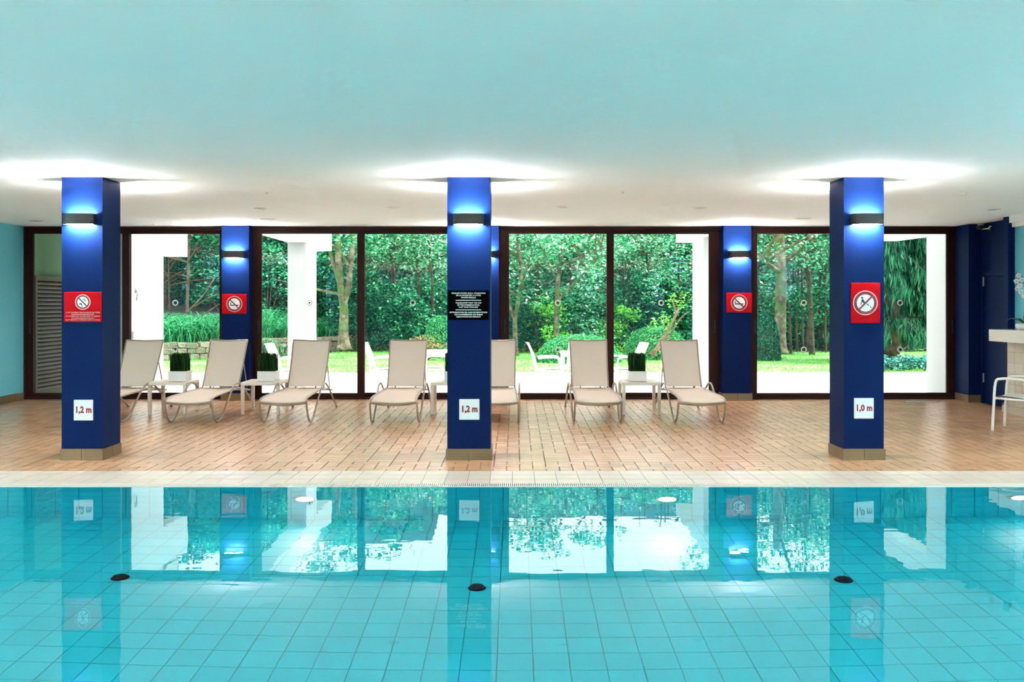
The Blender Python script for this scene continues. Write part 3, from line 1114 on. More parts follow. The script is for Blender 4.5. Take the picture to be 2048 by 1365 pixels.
def make_lounger():
    r = empty('sun_lounger')
    seat = [(0.0, .285, .285), (.015, .305, .285), (.06, .322, .284), (.2, .338, .281), (.5, .342, .274), (.9, .342, .266), (1.24, .342, .26)]
    sheet('seat_sling', SLING, r, seat, sag=.012)
    yb, zb, yt, zt = 1.29, .352, 1.68, .985
    back = []
    for i in range(9):
        t = i / 8
        back.append((yb + (yt - yb) * t + .015 * math.sin(t * math.pi), zb + (zt - zb) * t, .247 + .015 * t))
    # backrest sag pushes backwards, so build flat rows with y-offset by hand
    mb = MB()
    n = 8
    for side in (0, 1):
        for (y, z, hw) in back:
            for kx in range(n + 1):
                t = -1 + 2 * kx / n
                dip = .018 * (1 - t * t)
                mb.v.append((t * hw, y + dip + side * .006, z - (.010 * (1 - t * t) if z > .95 else 0)))
    S = len(back) * (n + 1)
    for i in range(len(back) - 1):
        for kx in range(n):
            a = i * (n + 1) + kx
            q = (a, a + 1, a + n + 2, a + n + 1)
            mb.f.append(q)
            mb.f.append(tuple(S + v for v in q[::-1]))
    mb.build('back_sling', SLING, r, smooth=True)
    for s in (-1, 1):
        leg = spline([(s * .296, .01, .298), (s * .298, .045, .20), (s * .300, .11, .075), (s * .302, .20, .016), (s * .303, .30, .018), (s * .304, .40, .055), (s * .306, .52, .14),
                      (s * .309, .68, .27), (s * .312, .82, .37), (s * .314, .95, .422), (s * .315, 1.07, .425), (s * .316, 1.20, .385), (s * .317, 1.42, .27), (s * .318, 1.68, .11), (s * .318, 1.80, .045), (s * .318, 1.84, .0)], 3)
        MB().tube(leg, .0135, 8).build('leg_tube', TAUPE, r, smooth=True)
        rail = spline([(s * .292, .0, .290), (s * .290, .05, .318), (s * .286, .2, .334), (s * .276, .6, .338), (s * .266, 1.0, .338), (s * .262, 1.26, .338), (s * .262, 1.5, .30), (s * .262, 1.80, .255)], 3)
        MB().tube(rail, .012, 8).build('side_rail', TAUPE, r, smooth=True)
        bf = [(s * .252, yb - .01, zb - .012), (s * .257, (yb + yt) / 2 + .015, (zb + zt) / 2), (s * .266, yt, zt + .004)]
        MB().tube(spline(bf, 4), .010, 8).build('back_tube', TAUPE, r, smooth=True)
        MB().tube([(s * .24, 1.55, .72), (s * .245, 1.72, .30)], .008, 6).build('back_strut', TAUPE, r)
        MB().lathe([(.0005, 0), (.016, 0), (.016, .02), (.0005, .02)], 10, 'Z', (s * .318, 1.84, -.002)).build('foot_cap', BLACKP, r)
        MB().tube([(s * .14, 1.262, .345), (s * .14, 1.284, .350)], .010, 8).build('hinge_bolt', BLACKP, r)
    MB().tube(spline([(-.29, .004, .290), (-.15, .004, .277), (0, .004, .270), (.15, .004, .277), (.29, .004, .290)], 4), .009, 8).build('front_bar', TAUPE, r, smooth=True)
    MB().tube(spline([(-.296, .02, .270), (-.15, .03, .250), (0, .03, .244), (.15, .03, .250), (.296, .02, .270)], 4), .010, 8).build('front_brace', TAUPE, r, smooth=True)
    MB().tube([(0, .03, .215), (0, .03, .275)], .006, 6).build('brace_pin', TAUPE, r)
    MB().tube([(-.262, 1.26, .336), (.262, 1.26, .336)], .010, 8).build('hinge_bar', TAUPE, r)
    MB().tube([(-.262, 1.80, .255), (.262, 1.80, .255)], .010, 8).build('rear_bar', TAUPE, r)
    MB().tube([(-.266, yt, zt + .003), (0, yt + .014, zt - .008), (.266, yt, zt + .003)], .009, 8).build('top_bar', TAUPE, r)
    return r


Y_L = 11.50
LOUNGERS = [(-5.34, 'beige sling sun lounger half hidden by the left column'),
            (-4.125, 'beige sling sun lounger in front of the left no-smoking pier'),
            (-2.93, 'beige sling sun lounger beside the second planter table from the left'),
            (-1.535, 'beige sling sun lounger just left of the middle column'),
            (-0.255, 'beige sling sun lounger mostly hidden by the middle column'),
            (1.055, 'beige sling sun lounger left of the rightmost planter table'),
            (2.36, 'beige sling sun lounger at the right end of the row')]
l0 = make_lounger()
for i, (x, lab) in enumerate(LOUNGERS):
    o = l0 if i == 0 else copy_tree(l0)
    o.location = (x, Y_L, deck(Y_L + .23) + .002)
    o.rotation_euler = (math.atan(DSL), 0, 0)
    tag(o, lab, 'sun lounger', 'beige sun loungers')


def make_table():
    r = empty('side_table')
    w, d, h = .53, .53, .44
    MB().box(-w / 2, w / 2, 0, d, h - .042, h).build('table_top', TABLEM, r, bevel=.006)
    for sx in (-1, 1):
        for sy in (0, 1):
            x0 = sx * (w / 2 - .0225) - .0225
            y0 = sy * (d - .045)
            MB().hexa([(x0 + .004, y0 + .004, 0), (x0 + .041, y0 + .004, 0), (x0 + .041, y0 + .041, 0), (x0 + .004, y0 + .041, 0),
                       (x0, y0, h - .042), (x0 + .045, y0, h - .042), (x0 + .045, y0 + .045, h - .042), (x0, y0 + .045, h - .042)]).build('leg', TABLEM, r)
    return r


def make_planter():
    r = empty('grass_planter')
    w, h = .245, .135
    m = MB()
    m.box(-w / 2, w / 2, -w / 2, w / 2, 0, h - .02)
    m.box(-w / 2, w / 2, -w / 2, -w / 2 + .012, h - .02, h).box(-w / 2, w / 2, w / 2 - .012, w / 2, h - .02, h)
    m.box(-w / 2, -w / 2 + .012, -w / 2 + .012, w / 2 - .012, h - .02, h).box(w / 2 - .012, w / 2, -w / 2 + .012, w / 2 - .012, h - .02, h)
    m.build('pot', POT, r)
    MB().box(-w / 2 + .012, w / 2 - .012, -w / 2 + .012, w / 2 - .012, h - .02, h - .012).build('soil', SOIL, r)
    N = 900
    base = RNG.uniform(-.108, .108, (N, 2))
    hh = RNG.uniform(.20, .275, N)
    lean = RNG.normal(0, .010, (N, 2))
    an = RNG.uniform(0, math.pi, N)
    ww = RNG.uniform(.003, .0055, N)
    dx, dy = np.cos(an) * ww, np.sin(an) * ww
    z0 = np.full(N, h - .02)
    v = np.stack([np.stack([base[:, 0] - dx, base[:, 1] - dy, z0], 1), np.stack([base[:, 0] + dx, base[:, 1] + dy, z0], 1),
                  np.stack([base[:, 0] + lean[:, 0] + dx * .5, base[:, 1] + lean[:, 1] + dy * .5, z0 + hh], 1), np.stack([base[:, 0] + lean[:, 0] - dx * .5, base[:, 1] + lean[:, 1] - dy * .5, z0 + hh], 1)], 1).reshape(-1, 3)
    tag(link('grass_blades', quads_mesh('planter_grass', v), GRASSP, r), kind='stuff')
    return r


TABLES = [(-4.765, -4.68, 'between the two loungers at the left'), (-3.49, -3.445, 'between the second and third loungers'),
          (-0.895, -0.86, 'half hidden by the middle column'), (1.735, 1.70, 'between the two rightmost loungers')]
t0, p0 = make_table(), make_planter()
Y_T = 12.49
for i, (x, xp, where) in enumerate(TABLES):
    o = t0 if i == 0 else copy_tree(t0)
    o.location = (x, Y_T, deck(Y_T) + .004)
    o.rotation_euler = (math.atan(DSL), 0, 0)
    tag(o, 'square cream side table %s' % where, 'side table', 'cream side tables')
    q = p0 if i == 0 else copy_tree(p0)
    q.location = (xp, Y_T + .26, deck(Y_T) + .4482 + .26 * DSL)
    tag(q, 'white cube planter of dark grass on the table %s' % where, 'planter', 'grass planters on the side tables')


# ---- armchairs (one indoors, the others on the terrace)
def make_armchair(m, sling):
    """faces -x in its own frame: front at x=0, back at x=.55"""
    r = empty('armchair')
    for s in (-1, 1):
        y = s * .27
        side = spline([(-.005, y, .0), (.01, y, .30), (.03, y, .585), (.09, y, .635), (.25, y, .640), (.43, y, .625)], 4)
        MB().tube(side, .016, 8).build('arm_tube', m, r, smooth=True)
        back = spline([(.55, y, .0), (.50, y, .22), (.46, y, .42), (.50, y * .98, .64), (.60, y * .96, .88)], 4)
        MB().tube(back, .016, 8).build('rear_tube', m, r, smooth=True)
        MB().tube([(.015, y, .40), (.25, y, .392), (.46, y, .40)], .012, 8).build('seat_rail', m, r)
    mb = MB()
    rows = [(.0, .405), (.06, .432), (.2, .425), (.36, .408), (.455, .425)]
    n = 6
    for side in (0, 1):
        for (x, z) in rows:
            for kx in range(n + 1):
                t = -1 + 2 * kx / n
                mb.v.append((x, t * .258, z - .012 * (1 - t * t) - side * .012))
    S = len(rows) * (n + 1)
    for i in range(len(rows) - 1):
        for kx in range(n):
            a = i * (n + 1) + kx
            q = (a, a + n + 1, a + n + 2, a + 1)
            mb.f.append(q)
            mb.f.append(tuple(S + v for v in q[::-1]))
    mb.build('seat', sling, r, smooth=True)
    mb = MB()
    rows = [(.465, .45), (.49, .58), (.535, .74), (.60, .885), (.625, .90)]
    for side in (0, 1):
        for (x, z) in rows:
            for kx in range(n + 1):
                t = -1 + 2 * kx / n
                mb.v.append((x + .02 * (1 - t * t) + side * .012, t * .255, z))
    S = len(rows) * (n + 1)
    for i in range(len(rows) - 1):
        for kx in range(n):
            a = i * (n + 1) + kx
            q = (a + 1, a + n + 2, a + n + 1, a)
            mb.f.append(q[::-1])
            mb.f.append(tuple(S + v for v in q))
    mb.build('backrest', sling, r, smooth=True)
    MB().tube([(.60, -.26, .885), (.618, 0, .885), (.60, .26, .885)], .014, 8).build('top_rail', m, r)
    MB().tube([(.02, -.27, .39), (.02, .27, .39)], .012, 8).build('front_rail', m, r)
    return r


ch = make_armchair(WHITEP, WHITEP)
ch.location = (5.94, 11.20, deck(11.0))
ch.rotation_euler = (0, 0, math.radians(-42))
tag(ch, 'white armchair on the tiled deck at the right edge, below the counter', 'armchair', 'white armchairs')
TERR = -0.05
TERRACE = [((-1.20, 16.9, math.pi), 'white garden armchair facing right on the terrace, left of the middle column'),
           ((-2.25, 17.1, 0.15), 'white garden armchair seen behind the third lounger, back to the right'),
           ((-4.40, 16.3, math.pi), 'white garden armchair on the terrace in front of the white pillar'),
           ((0.95, 16.9, math.pi), 'white garden armchair facing right on the terrace, right of the middle column'),
           ((1.02, 18.1, math.radians(95)), 'white garden armchair seen front on behind the sixth lounger'),
           ((1.72, 16.7, 0.2), 'white garden armchair behind the rightmost planter, back to the right')]
TERRACE[0] = ((PX(795, 16.9), 16.9, math.pi), TERRACE[0][1])
TERRACE[1] = ((PX(846, 17.0), 17.3, 0.12), 'white garden armchair behind the fourth lounger, back towards the middle column')
TERRACE[2] = ((PX(600, 16.4), 16.6, math.pi), TERRACE[2][1])
TERRACE[3] = ((PX(1122, 16.9), 16.9, math.pi), TERRACE[3][1])
TERRACE[4] = ((PX(1150, 18.0), 17.9, math.radians(-80)), TERRACE[4][1])
TERRACE[5] = ((PX(1225, 16.9), 16.9, 0.15), TERRACE[5][1])
for (x, y, a), lab in TERRACE:
    o = copy_tree(ch)
    o.location = (x, y, TERR)
    o.rotation_euler = (0, 0, a)
    tag(o, lab, 'armchair', 'white armchairs')


def garden_table(x, y, lab):
    r = tag(empty('garden_table', (x, y, TERR)), lab, 'garden table', 'white garden tables')
    MB().box(-.38, .38, -.38, .38, .69, .72).build('table_top', WHITEP, r, bevel=.008)
    MB().box(-.34, .34, -.34, .34, .64, .69).build('apron', WHITEP, r)
    for sx in (-1, 1):
        for sy in (-1, 1):
            MB().tube([(sx * .33, sy * .33, 0), (sx * .33, sy * .33, .66)], .022, 8).build('leg', WHITEP, r)
    return r


garden_table(PX(866, 17.2), 17.6, 'white square garden table on the terrace left of the middle column')
garden_table(PX(1160, 17.2), 17.2, 'white square garden table on the terrace behind the sixth lounger')

# ================================================================== counter, orchid, door closer
YC0, YC1 = 11.75, 12.85
cr = tag(empty('bar_counter', (6.67, YC0, deck(12.3))), 'tiled bar counter with thick cream stone top at the right edge', 'counter')
ztop = PZ(659, YC1) - deck(12.3)
MB().box(0.0, .375, 0.0, YC1 - YC0, ztop - .165, ztop).build('counter_top', COUNTER, cr, bevel=.006)
bx0 = PX(2013, YC1) - 6.67
MB().box(bx0 + .004, .375, .12, YC1 - YC0 - .02, -.02, ztop - .165).build('base_core', PLG, cr)
nz = 6
hz = (ztop - .165 - .10) / nz
for kz in range(nz):
    for ky in range(5):
        y0 = .12 + ky * .192
        box('counter_tile', CTILE, bx0, bx0 + .008, y0 + .002, y0 + .19, .10 + kz * hz + .002, .10 + (kz + 1) * hz - .002, cr)
    for kx in range(1):
        x0 = bx0 + kx * .2
        box('counter_tile', CTILE, x0 + .002, x0 + .122, .112, .12, .10 + kz * hz + .002, .10 + (kz + 1) * hz - .002, cr)
MB().box(bx0 - .07, .375, .06, YC1 - YC0 - .01, -.02, .10).build('kick_step', CTILE, cr)

orr = tag(empty('potted_orchid', (PX(2046, 12.3), 12.3, PZ(659, YC1))), 'white orchid in a white bowl standing on the bar counter', 'orchid')
MB().lathe([(.0005, 0), (.05, 0), (.075, .02), (.092, .055), (.09, .085), (.075, .095), (.07, .085), (.0005, .08)], 24).build('pot', WHITEP, orr, smooth=True)
for a, L in ((2.7, .20), (3.5, .16), (0.3, .2), (5.2, .15)):
    mb = MB()
    N = 8
    for i in range(N + 1):
        t = i / N
        d = L * t
        w = .03 * math.sin(math.pi * min(t * .95 + .05, 1)) + .002
        zz = .09 + .07 * math.sin(t * 2.4) - .01 * t
        cx, cy = math.cos(a) * d, math.sin(a) * d
        nx, ny = -math.sin(a) * w, math.cos(a) * w
        mb.v += [(cx + nx, cy + ny, zz + .012), (cx, cy, zz), (cx - nx, cy - ny, zz + .012)]
    for i in range(N):
        for q in (0, 1):
            aa = i * 3 + q
            mb.f.append((aa, aa + 1, aa + 4, aa + 3))
    mb.build('leaf', ORLEAF, orr, smooth=True)
stem = spline([(0.0, 0, .08), (.02, 0, .28), (.03, .0, .50), (.0, 0, .68), (-.04, 0, .76), (-.09, 0, .77), (-.12, 0, .70)], 5)
MB().tube(stem, .004, 6).build('stem', ORLEAF, orr, smooth=True)
FL = [(-.07, -.02, .74), (-.03, -.03, .68), (.03, -.02, .72), (-.10, -.02, .66), (-.06, -.03, .60), (.02, -.04, .62), (-.04, -.02, .52), (.04, -.03, .54), (-.09, -.02, .56), (.0, -.03, .46)]
for (fx, fy, fz) in FL:
    fo = link('flower', MB().lathe([(.0005, -.012), (.007, -.006), (.004, 0.004)], 8, 'Y').mesh('flower_centre'), ORCHIDC, orr, (fx, fy, fz))
    fo.rotation_euler = (random.uniform(-.3, .3), random.uniform(-.4, .4), random.uniform(-.5, .5))
    for p_ in range(5):
        a = math.pi / 2 + p_ * 2 * math.pi / 5
        wd = .021 if p_ in (1, 4) else .014
        mb = MB()
        for i in range(6):
            t = i / 5
            d = .004 + .034 * t
            w = wd * math.sin(math.pi * (t * .9 + .06))
            for q in (-1, 0, 1):
                mb.v.append((math.cos(a) * d - math.sin(a) * w * q, -.004 * math.sin(t * 3) + .003 * abs(q), math.sin(a) * d + math.cos(a) * w * q))
        for i in range(5):
            for q in (0, 1):
                aa = i * 3 + q
                mb.f.append((aa, aa + 1, aa + 4, aa + 3))
        mb.build('petal', ORCHID, fo, smooth=True)

dc = tag(empty('security_camera', (7.14, 13.75, 2.70)), 'small dark swivel camera with chrome arm above the blue door', 'camera')
MB().lathe([(.0005, 0), (.045, 0), (.045, .02), (.0005, .02)], 16, 'Z', (-.07, .1, .055)).build('mount', STEEL, dc)
MB().box(-.12, -.05, .03, .15, .0, .05).build('body', BLACKP, dc, bevel=.01)
MB().tube([(-.085, .03, -.01), (-.085, -.22, -.015)], .006, 8).build('arm', CHROME, dc)
MB().lathe([(.0005, -.03), (.03, -.03), (.042, 0), (.0005, .0)], 16, 'Y', (-.085, -.22, -.02)).build('lens_cup', CHROME, dc)

# ---- floor grilles by the windows
for (p0_, p1_, lab) in ((1815, 1880, 'narrow steel floor grille before the right hand window'), (92, 150, 'narrow steel floor grille before the left hand window')):
    y = 14.0
    r = tag(empty('floor_grille', (PX(p0_, y), y, deck(y))), lab, 'floor grille', 'floor grilles')
    L = (p1_ - p0_) * y / F
    MB().box(0, L, 0, .10, -.003, .003).build('tray', STEEL, r)
    for i in range(5):
        MB().box(.005, L - .005, .008 + i * .019, .018 + i * .019, .003, .006).build('slat', STEEL, r)

# ================================================================== ceiling fittings
FIT = [(73, 442, 26), (522, 417, 25), (787, 415, 25), (1126, 414, 25), (1400, 416, 25), (1987, 419, 26)]
DOWN = emission_mat('fill_downlight_glow', (1.0, 0.95, 0.88), 300.0)
for j, y in enumerate((2.2, -1.6)):  # unseen lit downlights added to brighten pool, deck and column fronts
    for i, x in enumerate((-5.0, -2.5, 0.0, 2.5, 5.0)):
        r = tag(empty('recessed_downlight', (x, y, ceil_z(y))), 'added fill downlight %s, %s from the left' % (('above the near pool edge', 'above the deck behind the viewer')[j], ('first', 'second', 'third', 'fourth', 'fifth')[i]), 'downlight', 'added fill downlights')
        MB().lathe([(.072, .012), (.076, -.006), (.10, -.008), (.102, 0.0)], 28).build('trim', WHITEP, r, smooth=True)
        MB().lathe([(.0005, -.002), (.074, -.002)], 28).build('lens', DOWN, r)
wherel = ['near the left wall', 'left of the first blue pier lamp', 'left of the middle column', 'right of the middle column', 'above the right lounger', 'near the right wall']
for i, (px, py, d) in enumerate(FIT):
    y = 10.0
    for _ in range(6):
        y = (ceil_z(y) - CH) * F / (CY - py)
    r = tag(empty('recessed_downlight', (PX(px, y), y, ceil_z(y))), 'round recessed ceiling downlight, unlit, %s' % wherel[i], 'downlight', 'recessed ceiling downlights')
    R = d * y / F / 2
    MB().lathe([(R * .72, .012), (R * .76, -.006), (R, -.008), (R * 1.02, 0.0)], 28).build('trim', WHITEP, r, smooth=True)
    MB().lathe([(.0005, -.001), (R * .76, -.001)], 28).build('reflector', STEEL, r)
SM = [(534, 384, 'on the left'), (1246, 383, 'right of the middle column'), (1927, 386, 'at the right')]
for px, py, w_ in SM:
    y = 10.0
    for _ in range(6):
        y = (ceil_z(y) - CH) * F / (CY - py)
    r = tag(empty('sprinkler_head', (PX(px, y), y, ceil_z(y))), 'tiny round white ceiling sprinkler cap %s' % w_, 'sprinkler', 'ceiling sprinkler caps')
    MB().lathe([(.0005, -.014), (.02, -.014), (.034, -.004), (.036, 0)], 20).build('cap', WHITEP, r, smooth=True)
    MB().lathe([(.0005, -.022), (.008, -.022), (.008, -.012)], 12).build('nozzle', STEEL, r)
for px, py, w_ in ((536, 438, 'left of the first pier'), (1607, 437, 'left of the right column')):
    y = 10.0
    for _ in range(6):
        y = (ceil_z(y) - CH) * F / (CY - py)
    r = tag(empty('slot_vent', (PX(px, y), y, ceil_z(y))), 'thin ceiling slot vent %s' % w_, 'vent', 'ceiling slot vents')
    MB().box(-.11, .11, -.03, .03, -.006, 0).build('frame', WHITEP, r)
    MB().box(-.10, .10, -.008, .008, -.0075, -.006).build('slot', DARKCH, r)

# ================================================================== outside
tag(box('terrace', PAVE, -16, 16, 14.62, 21.6, -0.4, TERR), 'pale sunlit terrace paving outside the windows', kind='structure')
WALL_LINE = [(-15.0, 25.6), (-12.0, 26.1), (-10.2, 26.6), (-9.0, 27.4), (-8.5, 28.8), (-8.2, 30.4), (-7.4, 31.2), (-5.5, 32.6)]


def wall_dist(x, y):
    """how far a point lies behind the retaining wall (0 in front)"""
    if x > -5.5:
        return 0.0
    yl = None
    for (xa, ya), (xb, yb_) in zip(WALL_LINE[:-1], WALL_LINE[1:]):
        if xa <= x <= xb:
            yl = ya + (yb_ - ya) * (x - xa) / (xb - xa)
    if yl is None:
        yl = WALL_LINE[0][1]
    return max(0.0, (y - yl) * 0.75)


def ground(x, y):
    z = TERR - .01
    d = wall_dist(x, y)
    if d > 0.12:
        z += 0.42 + 0.20 * min(d, 6)
    if y > 35:
        z += 0.5 * (y - 35)
    return z


gx = np.linspace(-30, 30, 121)
gy = np.concatenate([np.linspace(21.5, 36, 59), np.linspace(37, 60, 14)])
gv, gf = [], []
for yy in gy:
    for xx in gx:
        gv.append((xx, yy, ground(xx, yy)))
nx_ = len(gx)
for j in range(len(gy) - 1):
    for i in range(nx_ - 1):
        a = j * nx_ + i
        gf.append((a, a + 1, a + nx_ + 1, a + nx_))
me = bpy.data.meshes.new('lawn')
me.from_pydata(gv, [], gf)
me.update()
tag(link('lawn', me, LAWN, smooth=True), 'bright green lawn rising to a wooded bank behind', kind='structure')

# lawn blades: short grass nobody could count
N = 16000
bx = RNG.uniform(-17, 17, N)
by = 21.4 + RNG.power(1.2, N) * 11.5
keep = np.array([wall_dist(a, b) < 0.05 for a, b in zip(bx, by)])
bx, by = bx[keep], by[keep]
N = len(bx)
an = RNG.uniform(0, math.pi, N)
hw = RNG.uniform(.008, .018, N)
hh = RNG.uniform(.03, .09, N)
lx, ly = RNG.normal(0, .03, N), RNG.normal(0, .03, N)
zz = np.full(N, TERR - .01)
v = np.stack([np.stack([bx - np.cos(an) * hw, by - np.sin(an) * hw, zz], 1), np.stack([bx + np.cos(an) * hw, by + np.sin(an) * hw, zz], 1),
              np.stack([bx + lx, by + ly, zz + hh], 1)], 1).reshape(-1, 3)
LAWNB = leaf_mat('lawn_blades', ((0.0, (0.06, 0.26, 0.04)), (1.0, (0.20, 0.46, 0.12))), 0.4)
tag(link('lawn_grass', quads_mesh('lawn_grass', v, 3), LAWNB), 'short grass blades of the lawn', 'grass', kind='stuff')


# ---- white fins and beams of the terrace
def fin(name, label, wall, beam, beam2=None):
    r = tag(empty(name, (wall[0], wall[2], TERR)), label, 'pillar', 'white terrace pillars')
    ox, oy = wall[0], wall[2]
    MB().box(0, wall[1] - ox, 0, wall[3] - oy, 0, 3.25).build('pillar_shaft', WHITEWALL, r)
    x0, x1, y0, y1, z0, z1 = beam
    z1b = z1 if isinstance(z1, tuple) else None
    a, b = (z0 if isinstance(z0, tuple) else (z0, z0))
    MB().hexa([(x0 - ox, y0 - oy, a - TERR), (x1 - ox, y0 - oy, a - TERR), (x1 - ox, y1 - oy, b - TERR), (x0 - ox, y1 - oy, b - TERR),
               (x0 - ox, y0 - oy, 3.2), (x1 - ox, y0 - oy, 3.2), (x1 - ox, y1 - oy, 3.2), (x0 - ox, y1 - oy, 3.2)]).build('roof_beam', WHITEWALL, r)
    if beam2:
        x0, x1, y0, y1, (a, b) = beam2
        MB().hexa([(x0 - ox, y0 - oy, a - TERR), (x1 - ox, y0 - oy, a - TERR), (x1 - ox, y1 - oy, b - TERR), (x0 - ox, y1 - oy, b - TERR),
                   (x0 - ox, y0 - oy, 3.2), (x1 - ox, y0 - oy, 3.2), (x1 - ox, y1 - oy, 3.2), (x0 - ox, y1 - oy, 3.2)]).build('beam_end', WHITEWALL, r)
    return r


XA = PX(250, 14.7)
ya1 = -XA * F / (CX - 327)
ya2 = -XA * F / (CX - 375)
fin('terrace_fin', 'white terrace wall fin with hook behind the leftmost lounger', (XA - .35, XA, 14.71, ya1), (XA - .35, XA, ya1, ya2, (2.44, 2.47), 3.2))
fin('terrace_pillar', 'white terrace pillar with roof beam behind the third lounger', (-4.36, -4.005, 17.5, 18.40), (-4.36, -4.005, 14.71, 17.5, 2.75, 3.2), (-4.36, -4.005, 18.4, 19.95, (2.63, 2.735)))
fin('terrace_pillar', 'white terrace pillar with roof beam behind the rightmost lounger', (3.615, 3.97, 17.5, 18.58), (3.615, 3.97, 14.71, 17.5, 2.85, 3.2), (3.615, 3.97, 18.58, 20.5, (2.90, 2.95)))
XD = PX(1900, 14.7)
yd1 = XD * F / (1853 - CX)
fin('terrace_fin', 'white terrace wall fin right of the right column', (XD, XD + .35, 14.71, yd1), (XD, XD + .35, yd1, 17.6, (2.745, 2.78), 3.2))
hk = tag(empty('wall_hook', (XA, -XA * F / (CX - 269), PZ(592, 15.0))), 'small grey curved hook on the white fin', 'hook')
MB().tube(spline([(.0, .03, .085), (.03, .03, .09), (.05, 0, .06), (.05, -.02, .0), (.045, -.03, -.08)], 4), .012, 8).build('hook_arm', STEEL, hk, smooth=True)
MB().box(-.002, .01, .0, .06, .05, .12).build('hook_plate', STEEL, hk)
so = tag(empty('wall_socket', (XA, -XA * F / (CX - 264.5), PZ(671, 14.9))), 'small grey outdoor socket on the white fin', 'socket')
MB().box(0, .03, -.04, .04, -.06, .06).build('cover', STEEL, so, bevel=.006)
MB().box(.03, .034, -.025, .025, -.03, .03).build('flap', WHITEP, so)

# ---- outer left wall with louvred shutter
tag(box('wall_left_outside', GREENWALL, XL - .3, XL, 14.62, 16.6, -.1, 3.2), 'sage green outer wall above the louvred shutter', kind='structure')
tag(box('added_shade_slab', WHITEWALL, XL - .3, XA, 14.72, 17.0, 3.2, 3.4), 'added unseen slab shading the shutter niche', kind='structure')  # out-of-view slab added to darken the shutter niche
ls0, ls1 = 14.66, 15.62
lz0, lz1 = PZ(790, 14.66), PZ(551, 14.66)
lr = tag(empty('louvred_shutter', (XL, ls0, lz0)), 'brown wooden louvred shutter outside the leftmost window', 'shutter')
D, H = ls1 - ls0, lz1 - lz0
fr = MB()
fr.box(0, .05, 0, .05, 0, H).box(0, .05, D - .05, D, 0, H).box(0, .05, .05, D - .05, H - .08, H).box(0, .05, .05, D - .05, 0, .05)
fr.build('shutter_frame', SHUTTER, lr)
MB().box(.0, .004, .05, D - .05, .05, H - .08).build('dark_back', DARKCH, lr)
nsl = 27
sp = (H - .13) / nsl
slat_me = None
for i in range(nsl):
    z = .05 + i * sp
    if slat_me is None:
        slat_me = MB().hexa([(.046, 0, 0), (.052, 0, .004), (.052, D - .1, .004), (.046, D - .1, 0), (.006, 0, sp * .78), (.012, 0, sp * .9), (.012, D - .1, sp * .9), (.006, D - .1, sp * .78)]).mesh('slat')
        slat_me.materials.append(SHUTTER)
    o = bpy.data.objects.new('slat', slat_me)
    COL.objects.link(o)
    o.parent = lr
    o.location = (0, .05, z)

# ---- dry stone retaining wall, stone by stone
sw = tag(empty('stone_wall', (-10, 26.6, TERR)), 'low dry stone retaining wall below the grassy bank at the left', 'stone wall')
core = MB()
for (xa, ya), (xb, yb_) in zip(WALL_LINE[:-1], WALL_LINE[1:]):
    core.hexa([(xa + 10, ya - 26.6 + .12, -.1), (xb + 10, yb_ - 26.6 + .12, -.1), (xb + 10, yb_ - 26.6 + .4, -.1), (xa + 10, ya - 26.6 + .4, -.1),
               (xa + 10, ya - 26.6 + .12, .42), (xb + 10, yb_ - 26.6 + .12, .42), (xb + 10, yb_ - 26.6 + .4, .42), (xa + 10, ya - 26.6 + .4, .42)])
core.build('wall_core', EARTH, sw)


def stone_mesh(seed):
    rr = random.Random(seed)
    bm = bmesh.new()
    bmesh.ops.create_cube(bm, size=1.0)
    bmesh.ops.bevel(bm, geom=list(bm.edges), offset=.16, segments=2, profile=.6, affect='EDGES')
    for v_ in bm.verts:
        v_.co += Vector((rr.uniform(-.06, .06), rr.uniform(-.06, .06), rr.uniform(-.08, .08)))
    me = bpy.data.meshes.new('stone')
    bm.to_mesh(me)
    bm.free()
    me.materials.append(STONE)
    return me


SM_ = [stone_mesh(i) for i in range(5)]
for (xa, ya), (xb, yb_) in zip(WALL_LINE[1:-1], WALL_LINE[2:]):
    L = math.hypot(xb - xa, yb_ - ya)
    ang = math.atan2(yb_ - ya, xb - xa)
    for row in range(3):
        s_ = random.uniform(0, .1)
        while s_ < L:
            w_ = random.uniform(.2, .42)
            h_ = .17
            o = bpy.data.objects.new('stone', random.choice(SM_))
            COL.objects.link(o)
            o.parent = sw
            t = (s_ + w_ / 2) / L
            o.location = (xa + (xb - xa) * t + 10, ya + (yb_ - ya) * t - 26.6 + random.uniform(-.03, .03), .08 + row * .17 + random.uniform(-.01, .01))
            o.rotation_euler = (0, random.uniform(-.08, .08), ang + random.uniform(-.08, .08))
            o.scale = (w_ * .98, .30, h_ * random.uniform(.88, 1.05))
            s_ += w_


# ------------------------------------------------------------------ plants
def leaves(centres, spread, per, size, rng, up=0.5, aspect=0.5, droop=0.0):
    """quads (diamond leaves) scattered around cluster centres -> vertices"""
    c = np.repeat(np.asarray(centres, float), per, axis=0)
    sp_ = np.repeat(np.asarray(spread, float).reshape(len(centres), -1) * np.ones((1, 3)), per, axis=0)
    n = len(c)
    d = rng.normal(0, 1, (n, 3))
    d /= np.linalg.norm(d, axis=1, keepdims=True)
    rad = rng.uniform(.35, 1.0, (n, 1)) ** .6
    pos = c + d * rad * sp_
    nrm = rng.normal(0, 1, (n, 3))
    nrm[:, 2] = np.abs(nrm[:, 2]) + up * 2
    nrm[:, 1] -= up * .8
    nrm /= np.linalg.norm(nrm, axis=1, keepdims=True)
    a = np.cross(nrm, rng.normal(0, 1, (n, 3)))
    a /= np.linalg.norm(a, axis=1, keepdims=True)
    b = np.cross(nrm, a)
    s = (size * rng.uniform(.6, 1.25, (n, 1)))
    tip = pos + a * s - np.array([0, 0, 1.0]) * s * droop
    base = pos - a * s * .8
    v = np.stack([base, pos + b * s * aspect, tip, pos - b * s * aspect], 1)
    return v.reshape(-1, 3)


